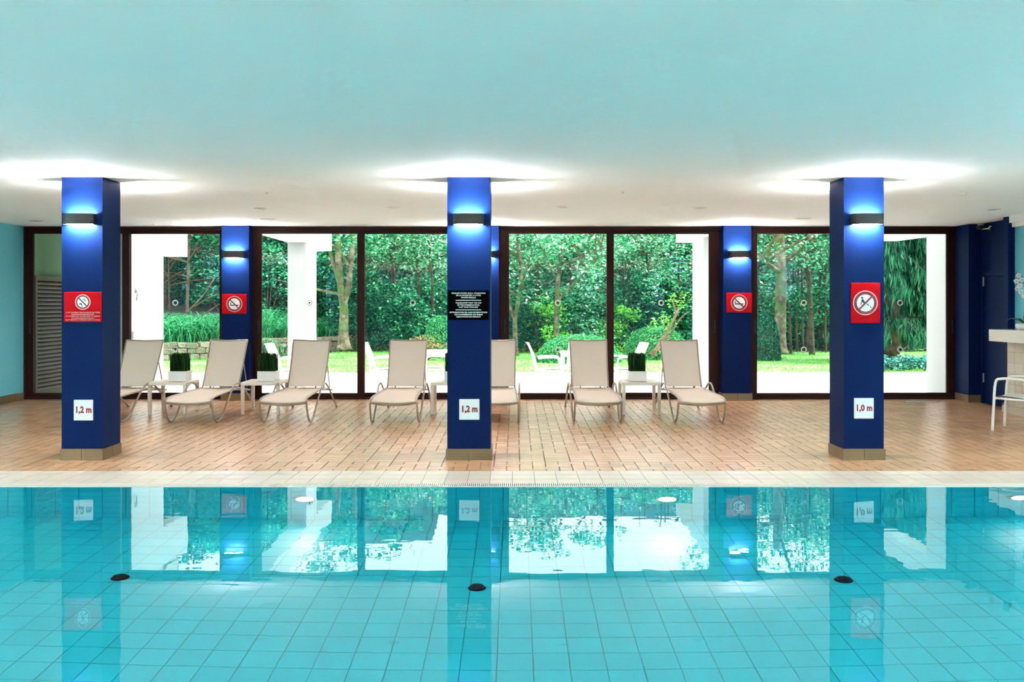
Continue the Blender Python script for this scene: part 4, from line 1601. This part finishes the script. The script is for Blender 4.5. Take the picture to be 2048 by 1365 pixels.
def branch_tree(name, label, base, h, r0, stems, bark, leafm, crown_z, crown_r, clusters, per, leaf, seed, group='trees beyond the lawn', extra=None, nb=9, lean=(0, 0), squash=.8, stuffing=True):
    rng = np.random.default_rng(seed)
    bx_, by_ = base
    z0 = ground(bx_, by_)
    r = tag(empty(name, (bx_, by_, z0)), label, 'tree', group)
    tips = []
    tm = MB()
    for si, st in enumerate(stems):
        pts = [Vector(p) for p in st['pts']]
        P = spline(pts, 5)
        rr = [st['r0'] + (st['r1'] - st['r0']) * (i / (len(P) - 1)) ** .8 for i in range(len(P))]
        if st.get('flare'):
            for i in range(min(5, len(rr))):
                rr[i] *= 1 + .65 * (1 - i / 5) ** 2
        MB().tube(P, rr, 12).build('trunk' if si == 0 else 'stem', bark, r, smooth=True)
        tips.append(P)
    # limbs
    if nb:
        for i in range(nb):
            P = tips[i % len(tips)]
            k_ = int(len(P) * rng.uniform(.35, .98))
            k_ = min(k_, len(P) - 1)
            p = P[k_]
            a = rng.uniform(0, 2 * math.pi)
            L = rng.uniform(.6, 1.3) * crown_r * .8
            q = p + Vector((math.cos(a) * L * .5, math.sin(a) * L * .5, L * rng.uniform(.1, .45)))
            e = p + Vector((math.cos(a) * L, math.sin(a) * L, L * rng.uniform(.15, .7)))
            MB().tube(spline([p, q, e], 4), .035 * (r0 / .12) ** .5, 6, .008).build('branch', bark, r, smooth=True)
    cs, sprd = [], []
    for i in range(clusters):
        d = rng.normal(0, 1, 3)
        d /= np.linalg.norm(d)
        rad = rng.uniform(.45, 1.0)
        z = rng.uniform(crown_z[0], crown_z[1])
        f = math.sin(math.pi * np.clip((z - crown_z[0]) / (crown_z[1] - crown_z[0]) * .8 + .15, 0, 1)) ** .5
        a = rng.uniform(0, 2 * math.pi)
        t = (z / h)
        cs.append((math.cos(a) * crown_r * rad * f + lean[0] * t, math.sin(a) * crown_r * rad * f * .9 + lean[1] * t, z))
        sprd.append(rng.uniform(.28, .55) * np.array([1.25, 1.0, squash * .7]))
    if extra:
        for (x, y, z, s) in extra:
            cs.append((x, y, z))
            sprd.append(np.array([s * 1.2, s, s * .7]))
    v = leaves(cs, np.array(sprd), per, leaf, rng)
    tag(link('foliage', quads_mesh(name + '_foliage', v), leafm, r), kind='stuff')
    return r


def shrub(name, label, base, w, d, h, leafm, n, leaf, seed, cat='shrub', group='shrubs along the lawn edge', stems=5, bark=None):
    rng = np.random.default_rng(seed)
    z0 = ground(*base)
    r = tag(empty(name, (base[0], base[1], z0)), label, cat, group)
    for i in range(stems):
        a = rng.uniform(0, 6.28)
        L = rng.uniform(.3, .8)
        MB().tube(spline([(math.cos(a) * .05, math.sin(a) * .05, 0), (math.cos(a) * w * .2, math.sin(a) * d * .2, h * .4 * L), (math.cos(a) * w * .35, math.sin(a) * d * .35, h * L)], 3), .025, 6, .008).build('stem', bark or BARKD, r)
    k_ = max(6, n // 60)
    cs, sp_ = [], []
    for i in range(k_):
        a = rng.uniform(0, 6.28)
        z = rng.uniform(.05, 1) * h
        f = math.sqrt(max(0.05, 1 - (z / h) ** 2.2)) * rng.uniform(.5, 1)
        cs.append((math.cos(a) * w / 2 * f, math.sin(a) * d / 2 * f, z))
        sp_.append(rng.uniform(.18, .38) * np.array([1.2, 1, .7]) * min(1.3, .5 + w * .35))
    v = leaves(cs, np.array(sp_), 60, leaf, rng)
    tag(link('foliage', quads_mesh(name + '_foliage', v), leafm, r), kind='stuff')
    return r


def clipped(name, label, base, w, d, h, leafm, n, leaf, seed, p=2.4, cat='hedge', group='clipped hedges'):
    """smooth clipped mound"""
    rng = np.random.default_rng(seed)
    z0 = ground(*base)
    r = tag(empty(name, (base[0], base[1], z0)), label, cat, group)
    mb = MB()
    n1, n2 = 10, 24
    for i in range(n1 + 1):
        t = i / n1
        z = h * .93 * math.sin(t * math.pi / 2)
        f = .93 * math.cos(t * math.pi / 2) ** (2 / p)
        for k_ in range(n2):
            a = 2 * math.pi * k_ / n2
            mb.v.append((math.cos(a) * w / 2 * f, math.sin(a) * d / 2 * f, z))
    for i in range(n1):
        for k_ in range(n2):
            mb.f.append((i * n2 + k_, i * n2 + (k_ + 1) % n2, (i + 1) * n2 + (k_ + 1) % n2, (i + 1) * n2 + k_))
    mb.build('dense_core', EARTH, r)
    t = np.arcsin(rng.uniform(0, 1, n))
    a = rng.uniform(0, 2 * math.pi, n)
    f = np.cos(t) ** (2 / p)
    pos = np.stack([np.cos(a) * w / 2 * f, np.sin(a) * d / 2 * f, h * np.sin(t)], 1) * rng.uniform(.93, 1.02, (n, 1))
    nr = np.stack([np.cos(a) * np.cos(t) / w, np.sin(a) * np.cos(t) / d, np.sin(t) / (2 * h)], 1)
    nr /= np.linalg.norm(nr, axis=1, keepdims=True)
    nr += rng.normal(0, .45, (n, 3))
    nr /= np.linalg.norm(nr, axis=1, keepdims=True)
    A = np.cross(nr, rng.normal(0, 1, (n, 3)))
    A /= np.linalg.norm(A, axis=1, keepdims=True)
    B = np.cross(nr, A)
    s = leaf * rng.uniform(.6, 1.2, (n, 1))
    v = np.stack([pos - A * s, pos + B * s * .5, pos + A * s, pos - B * s * .5], 1).reshape(-1, 3)
    tag(link('foliage', quads_mesh(name + '_foliage', v), leafm, r), kind='stuff')
    return r


def blades_patch(name, label, pts, n, hmin, hmax, leafm, seed, cat, arch=.6, wid=.02):
    rng = np.random.default_rng(seed)
    P = np.array(pts)
    idx = rng.integers(0, len(P), n)
    b = P[idx] + np.concatenate([rng.normal(0, .35, (n, 2)), np.zeros((n, 1))], 1)
    b[:, 2] = [ground(x, y) for x, y in b[:, :2]]
    h = rng.uniform(hmin, hmax, n)
    a = rng.normal(-math.pi / 2, 1.0, n)
    d = np.stack([np.cos(a), np.sin(a), np.zeros(n)], 1)
    side = np.stack([-np.sin(a), np.cos(a), np.zeros(n)], 1) * wid * rng.uniform(.6, 1.3, (n, 1))
    seg = []
    prof = [(0, 0, 1), (.25, .6, 1), (.6, .92, .8), (1.0, .85, .15)]
    quads = []
    for (f0, z0, w0), (f1, z1, w1) in zip(prof[:-1], prof[1:]):
        p0_ = b + d * (h * arch * f0)[:, None] + np.array([0, 0, 1.0]) * (h * z0)[:, None]
        p1_ = b + d * (h * arch * f1)[:, None] + np.array([0, 0, 1.0]) * (h * z1)[:, None]
        quads.append(np.stack([p0_ - side * w0, p0_ + side * w0, p1_ + side * w1, p1_ - side * w1], 1))
    v = np.concatenate(quads, 0).reshape(-1, 3)
    o = link(name, quads_mesh(name, v), leafm)
    return tag(o, label, cat, kind='stuff')


def V3(px, py, y, b=None):
    """point relative to a base, from its place at depth y"""
    return (PX(px, y), PZ(py, y))


def stem_from(pts, y, base, r0, r1, flare=False, dy=None):
    z0 = ground(*base)
    out = []
    for i, (px, py) in enumerate(pts):
        yy = y + (dy[i] if dy else 0)
        out.append((PX(px, yy) - base[0], yy - base[1], PZ(py, yy) - z0))
    return dict(pts=out, r0=r0, r1=r1, flare=flare)


# --- the forked mossy tree behind the third lounger
yt_ = 27.5
b = (PX(688, yt_), yt_)
branch_tree('mossy_tree', 'forked tree with a pale mossy trunk standing on the lawn', b, 9, .3,
            [stem_from([(688, 700), (687, 660), (688, 620), (684, 590), (679, 545), (676, 505), (676, 440), (674, 400)], yt_, b, .165, .075, True),
             stem_from([(686, 610), (697, 575), (699, 545), (704, 500), (706, 460), (710, 400)], yt_, b, .11, .07),
             stem_from([(684, 585), (672, 545), (662, 512), (656, 480), (648, 430)], yt_, b, .07, .04)],
            BARKM, LEAF_A, (3.4, 6.3), 2.6, 46, 90, .085, 11, nb=8, extra=[(-.9, .3, 3.0, .5), (.9, -.2, 3.6, .6)])
# --- slim tree in the third window and its two-stemmed neighbour
yt_ = 28.5
b = (PX(1113, yt_), yt_)
branch_tree('slender_tree', 'slender straight tree rising behind the clipped mound right of the middle column', b, 9, .2,
            [stem_from([(1113, 715), (1113, 660), (1114, 600), (1117, 550), (1122, 515), (1127, 470), (1131, 430), (1134, 400)], yt_, b, .085, .055, True),
             stem_from([(1118, 600), (1140, 575), (1165, 550), (1185, 530), (1200, 500), (1215, 430)], yt_, b, .04, .025, dy=[0, -.1, -.2, -.3, -.4, -.5]),
             stem_from([(1116, 560), (1100, 535), (1090, 510), (1075, 480), (1060, 440)], yt_, b, .035, .02),
             stem_from([(1188, 520), (1192, 490), (1186, 465), (1180, 430)], yt_, b, .025, .015)],
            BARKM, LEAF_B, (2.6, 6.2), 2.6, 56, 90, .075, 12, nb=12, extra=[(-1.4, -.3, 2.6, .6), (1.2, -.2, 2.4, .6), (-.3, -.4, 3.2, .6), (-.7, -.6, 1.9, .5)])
yt_ = 29.0
b = (PX(1030, yt_), yt_)
branch_tree('twin_stem_tree', 'grey tree forking into two stems beside the middle column', b, 8, .2,
            [stem_from([(1030, 712), (1030, 670), (1030, 640), (1035, 610), (1041, 570), (1041, 530), (1036, 490), (1040, 430)], yt_, b, .085, .05, True),
             stem_from([(1030, 642), (1022, 620), (1017, 580), (1012, 500), (1008, 420)], yt_, b, .05, .035)],
            BARKM, LEAF_B, (2.4, 6.0), 2.2, 44, 90, .075, 13, nb=9)
# --- great mossy trunk in the right window
yt_ = 27.8
b = (PX(1560, yt_), yt_)
branch_tree('old_tree', 'thick mossy old tree trunk seen between the right pier and right column', b, 10, .35,
            [stem_from([(1559, 708), (1560, 670), (1561, 620), (1562, 560), (1560, 500), (1556, 440), (1556, 330)], yt_, b, .19, .15, True),
             stem_from([(1563, 548), (1545, 535), (1528, 522), (1505, 505)], yt_, b, .09, .04, dy=[0, -.3, -.5, -.7]),
             stem_from([(1574, 520), (1590, 508), (1604, 496)], yt_, b, .06, .04, dy=[0, -.2, -.4])],
            BARKM, LEAF_B, (3.0, 8.5), 3.4, 64, 90, .08, 14, nb=8, extra=[(.9, -.8, 3.0, .7), (1.3, -.6, 3.5, .7), (-.5, -.8, 3.2, .5), (.6, -1.0, 3.6, .6)])
# --- row of thin dark trunks right of it
for i, (px, yt_, top, rr) in enumerate(((1580, 30, 440, .05), (1593, 31.5, 440, .05), (1605, 30.5, 440, .04), (1622, 29.5, 430, .10), (1638, 32, 430, .06), (1650, 31, 430, .05))):
    b = (PX(px, yt_), yt_)
    d_ = (-4, 5, -3, -8, 4, 2)[i]
    branch_tree('thin_tree', 'thin dark stem in the wood at the right, %s from the old tree' % ('first', 'second', 'third', 'fourth and thickest', 'fifth', 'sixth')[i], b, 8, .1,
                [stem_from([(px + 2, 712), (px, 650), (px + d_ * .5, 560), (px + d_, 500), (px + d_, top), (px + d_ * 1.4, 340)], yt_, b, rr, rr * .5)],
                BARKD, LEAF_A if i % 2 else LEAF_D, (1.0, 7), 1.5, 26, 60, .075, 20 + i, nb=5, group='thin trees in the right hand wood')
# --- twisted pale tree in the third bay
yt_ = 26.0
b = (PX(1306, yt_), yt_)
z0 = ground(*b)
branch_tree('twisted_tree', 'small twisted tree with pale leaning trunk and bright green pads', b, 3.2, .12,
            [stem_from([(1304, 712), (1318, 690), (1332, 668), (1342, 650), (1352, 630), (1358, 615)], yt_, b, .065, .035, True),
             stem_from([(1318, 700), (1328, 680), (1340, 672), (1352, 650), (1366, 632), (1378, 624)], yt_, b, .035, .018, dy=[0, .1, .2, .2, .2, .2]),
             stem_from([(1333, 665), (1328, 650), (1322, 640)], yt_, b, .03, .02),
             stem_from([(1353, 630), (1348, 612), (1344, 600)], yt_, b, .03, .02)],
            BARKP, LEAF_L, (1.4, 1.5), .1, 1, 4, .05, 31, nb=0,
            extra=[((px - 1306) * yt_ / F, dy_, PZ(py, yt_) - z0, s) for px, py, dy_, s in ((1352, 600, -.1, .28), (1366, 596, .1, .30), (1374, 606, 0, .26), (1358, 612, .1, .22), (1345, 606, 0, .2),
                                                                                       (1318, 642, -.1, .24), (1332, 640, .1, .22), (1306, 652, 0, .2), (1326, 652, -.1, .2), (1344, 645, .1, .18))] * 6)
# --- left wood: thin reddish trunks
for i, (px, yt_, rr, lean_) in enumerate(((339, 31, .035, -2), (373, 30, .06, 6), (331, 33, .03, 0), (420, 33, .04, 3), (548, 35, .05, -4), (300, 32, .05, 2), (395, 34.5, .03, 2))):
    b = (PX(px, yt_), yt_)
    branch_tree('pine_tree', 'slim reddish trunk in the left hand wood, %s' % ('second from the white fin', 'the thickest, behind the glass marker', 'next to the white fin', 'right of the fallen branches', 'left of the white pillar', 'hidden by the white fin', 'behind the thickest trunk')[i], b, 9, .1,
                [stem_from([(px, 690), (px + lean_ * .2, 620), (px + lean_ * .6, 540), (px + lean_, 470), (px + lean_ * 1.2, 390)], yt_, b, rr, rr * .6)],
                BARKR, LEAF_D, (2.4, 6.0), 1.9, 40, 70, .08, 40 + i, nb=10, group='slim trees in the left hand wood')
# fallen branches
for i, (p0_, p1_, p2_, yt_) in enumerate((((372, 628), (405, 590), (432, 545), 29.2), ((376, 624), (412, 598), (440, 588), 29.4), ((390, 640), (420, 620), (446, 600), 28.8))):
    pts = [(PX(a, yt_), yt_ + .1 * q, PZ(c_, yt_)) for q, (a, c_) in enumerate((p0_, p1_, p2_))]
    tag(MB().tube(spline(pts, 5), .04 - .008 * i, 7, .012).build('fallen_branch', BARKR, smooth=True), 'bare fallen branch in the left wood, %s' % ('steepest of three', 'middle of three', 'lowest of three')[i], 'branch', 'fallen branches')
# grassy bank on the retaining wall
bank = []
for s_ in np.linspace(0, 1, 90):
    x_ = -13.5 + s_ * 6.6
    for dd in (.75, 1.1, 1.5, 2.0):
        yl = None
        for (xa, ya), (xb, yb_) in zip(WALL_LINE[:-1], WALL_LINE[1:]):
            if xa <= x_ <= xb:
                yl = ya + (yb_ - ya) * (x_ - xa) / (xb - xa)
        bank.append((x_, yl + dd + .2, 0))
blades_patch('bank_grass', 'long arching grass tumbling over the stone wall', bank, 11000, .28, .62, GRASSL, 51, 'grass', arch=1.1, wid=.013)

# --- clipped mounds
clipped('clipped_hedge', 'long low clipped mound right of the middle column', (PX(1158, 25.5), 25.7), 2.4, 1.3, .78, LEAF_H, 9000, .035, 61)
clipped('clipped_hedge', 'round clipped dome behind the twisted tree', (PX(1318, 26.8), 27.4), 1.95, 1.6, .98, LEAF_H, 9000, .035, 62)
clipped('clipped_hedge', 'tall clipped block beside the middle column', (PX(896, 28), 28.4), 1.6, 1.4, 1.28, LEAF_H, 8000, .04, 63, p=4.5)
clipped('clipped_cone', 'dark clipped cone left of the old mossy tree', (PX(1528, 26.8), 26.6), .85, .8, 1.45, LEAF_D, 5000, .035, 64, p=1.9)
shrub('heather_bush', 'low brownish heather bush behind the fourth lounger', (PX(848, 26.4), 26.6), 1.3, .8, .62, LEAF_BR, 1500, .04, 65)

# --- understory shrubs filling the edge of the wood
rs = random.Random(9)
pal = [(LEAF_A, 'emerald'), (LEAF_D, 'dark green'), (LEAF_B, 'pale green'), (LEAF_L, 'lime green')]
SPOTS = [(535, 33, 0, 1.4, 2.6), (560, 34, 1, 1.6, 3.0), (600, 34, 0, 2.2, 3.0), (645, 33, 1, 1.9, 2.8), (668, 35, 0, 2.2, 3.6), (715, 33, 0, 2.2, 2.5), (745, 32, 1, 1.8, 1.9), (775, 32.5, 0, 2.2, 2.3), (812, 32, 0, 2.2, 1.9),
         (845, 33, 0, 2.2, 2.6), (880, 33.5, 2, 2.2, 3.0), (925, 33, 0, 2.2, 2.6), (1005, 32, 0, 2.0, 2.2), (1048, 31, 1, 1.7, 1.6), (1070, 32, 0, 2.0, 2.5), (1092, 31, 3, 1.4, 2.0), (1130, 31.5, 0, 2.0, 2.1),
         (1165, 31, 2, 1.9, 2.2), (1195, 32, 0, 1.9, 2.6), (1238, 31.5, 3, 1.7, 1.5), (1260, 32.5, 0, 2.2, 2.6), (1295, 33, 1, 2.0, 2.6), (1335, 33, 0, 2.2, 2.8), (1372, 31, 0, 1.7, 1.8), (1400, 32.5, 1, 2.0, 2.6),
         (1450, 33, 0, 2.2, 2.6), (1512, 32, 2, 1.7, 2.2), (1540, 33, 0, 1.9, 2.8), (1590, 33, 0, 1.9, 2.2), (1625, 33.5, 3, 1.8, 2.0), (1655, 33, 0, 2.0, 2.6), (1690, 32, 1, 2.0, 2.8), (1745, 32, 1, 2.2, 3.0), (1800, 32.5, 1, 2.2, 3.0), (1860, 32, 1, 2.2, 3.0),
         (330, 34, 1, 1.7, 2.4), (365, 35, 1, 2.0, 2.6), (410, 34.5, 1, 2.0, 2.2), (440, 33, 0, 1.9, 2.8), (470, 34, 0, 2.0, 3.0)]
ORD = ['first', 'second', 'third', 'fourth', 'fifth', 'sixth', 'seventh', 'eighth', 'ninth', 'tenth', 'eleventh', 'twelfth', 'thirteenth', 'fourteenth', 'fifteenth', 'sixteenth', 'seventeenth', 'eighteenth', 'nineteenth', 'twentieth', 'twenty-first', 'twenty-second', 'twenty-third', 'twenty-fourth', 'twenty-fifth']


def nth(lst, item, key):
    same = sorted([q for q in lst if key(q) == key(item)], key=lambda q: q[0])
    return ORD[same.index(item)]


for i, (px, yy, pi_, w_, h_) in enumerate(SPOTS):
    near = ('the white fin', 'the left pier', 'the white pillar', 'the forked mossy tree', 'the middle column', 'the slender tree', 'the twisted tree', 'the old mossy tree', 'the right column')
    ref = min(((300, 0), (470, 1), (600, 2), (690, 3), (938, 4), (1113, 5), (1330, 6), (1560, 7), (1728, 8)), key=lambda q: abs(q[0] - px))
    rel = 'left of' if px < ref[0] else 'right of'
    m_, cname = pal[pi_]
    shrub('understory_shrub', '%s shrub, %s of its colour from the left, %s %s' % (cname, nth(SPOTS, SPOTS[i], lambda q: q[2]), rel, near[ref[1]].replace('the forked mossy', 'the forked')), (PX(px, yy), yy), w_ * 1.15, 1.3, h_, m_, int(1500 * w_ * h_ / 4) + 500, .075, 100 + i, group='undergrowth shrubs')

# --- background trees closing the view
BT = [(280, 37, 1), (350, 38, 1), (420, 37, 0), (490, 38, 0), (560, 37, 1), (630, 38, 0), (720, 36, 0), (770, 36, 2), (820, 35, 2), (870, 36, 2), (930, 37, 0), (1000, 36, 2), (1065, 36, 2), (1130, 37, 2), (1190, 36, 2), (1245, 35, 2), (1290, 36, 2),
      (1340, 36, 0), (1400, 36, 0), (1460, 37, 0), (1520, 36, 2), (1585, 36, 2), (1640, 35.5, 2), (1700, 37, 1), (1770, 37, 1), (1850, 37, 1), (1930, 37, 0)]
for i, (px, yy, pi_) in enumerate(BT):
    b = (PX(px, yy), yy)
    m_, cname = pal[pi_]
    rr = rs.uniform(.08, .14)
    branch_tree('woodland_tree', '%s tree at the back of the wood, %s of its colour from the left' % (cname, nth(BT, BT[i], lambda q: q[2])), b, 9, rr,
                [dict(pts=[(0, 0, -.2), (rs.uniform(-.1, .1), 0, 2), (rs.uniform(-.3, .3), 0, 4.5), (rs.uniform(-.4, .4), 0, 5.6)], r0=rr, r1=rr * .4)],
                BARKD, m_, (.3, 5.7 if px < 1450 else 7.4), 2.3, 95, 85, .095, 200 + i, nb=6, group='woodland trees')
# overhanging bright sprays in front of the wood
OT = ((790, 490, 31.5), (850, 510, 31), (880, 480, 31), (745, 480, 31.5), (1045, 490, 30.5), (1090, 480, 31), (1170, 480, 31), (1240, 500, 31), (1275, 520, 31), (1300, 490, 31.5), (1360, 560, 31), (1620, 500, 30), (1650, 480, 30.5), (1530, 480, 30))
for i, (px, py, yy) in enumerate(OT):
    b = (PX(px, yy) + rs.uniform(-.5, .5), yy + 1.5)
    zr = PZ(py, yy) - ground(*b)
    ex = [(rs.uniform(-1.3, 1.3), -1.5 + rs.uniform(-.5, .5), zr + rs.uniform(-.45, .8), rs.uniform(.25, .42)) for _ in range(16)]
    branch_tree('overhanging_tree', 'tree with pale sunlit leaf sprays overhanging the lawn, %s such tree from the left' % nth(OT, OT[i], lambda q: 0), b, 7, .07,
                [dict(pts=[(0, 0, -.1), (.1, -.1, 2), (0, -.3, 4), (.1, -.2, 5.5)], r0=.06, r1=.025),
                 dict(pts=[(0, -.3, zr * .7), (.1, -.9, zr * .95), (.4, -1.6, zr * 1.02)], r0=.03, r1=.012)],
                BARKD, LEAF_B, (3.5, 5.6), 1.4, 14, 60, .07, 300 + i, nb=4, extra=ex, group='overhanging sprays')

# --- drooping conifer and ivy at the far right
yt_ = 24.5
b = (PX(1815, yt_), yt_ + 1.2)
rng = np.random.default_rng(77)
r = tag(empty('drooping_conifer', (b[0], b[1], ground(*b))), 'dark drooping conifer right of the right column', 'tree', 'trees beyond the lawn')
MB().tube([(0, 0, 0), (.05, 0, 2), (0, 0, 4), (0, 0, 8)], [.28, .24, .2, .06], 12).build('trunk', BARKD, r, smooth=True)
allv = []
for lvl in range(13):
    z = .9 + lvl * .42
    for k_ in range(9):
        a = rng.uniform(0, 2 * math.pi)
        L = rng.uniform(1.2, 2.0) * (1 - lvl * .035)
        pts = spline([(0, 0, z + .3), (math.cos(a) * L * .5, math.sin(a) * L * .5, z + .35), (math.cos(a) * L, math.sin(a) * L, z - .1)], 5)
        MB().tube(pts, .025, 5, .006).build('bough', BARKD, r)
        for p in pts[3:]:
            nn = 26
            off = rng.normal(0, .12, (nn, 3)) * np.array([1, 1, .4])
            base_ = np.array(p) + off
            ln = rng.uniform(.15, .45, (nn, 1))
            tip = base_ + np.concatenate([rng.normal(0, .06, (nn, 2)), -ln], 1)
            sd = np.concatenate([rng.normal(0, 1, (nn, 2)), np.zeros((nn, 1))], 1)
            sd = sd / np.linalg.norm(sd, axis=1, keepdims=True) * .028
            mid = base_ * .5 + tip * .5
            allv.append(np.stack([base_, mid + sd, tip, mid - sd], 1).reshape(-1, 3))
tag(link('foliage', quads_mesh('conifer_foliage', np.concatenate(allv)), LEAF_C, r), kind='stuff')
ivy = empty('ivy_bed', (PX(1812, 22.3), 22.5, TERR))
tag(ivy, 'low bed of dark ivy below the drooping conifer', 'ivy')
cs = [(x_, y_, .12 + .1 * rng.random()) for x_ in np.linspace(-1.3, 1.5, 20) for y_ in (-.2, .2, .6)]
tag(link('foliage', quads_mesh('ivy_foliage', leaves(cs, np.full((len(cs), 3), .16), 42, .05, rng, aspect=.8)), LEAF_I, ivy), kind='stuff')
for i in range(8):
    MB().tube([(-1.2 + i * .36, rng.uniform(-.2, .5), 0), (-1.1 + i * .36, rng.uniform(-.2, .5), .2)], .008, 5).build('stem', BARKD, ivy)
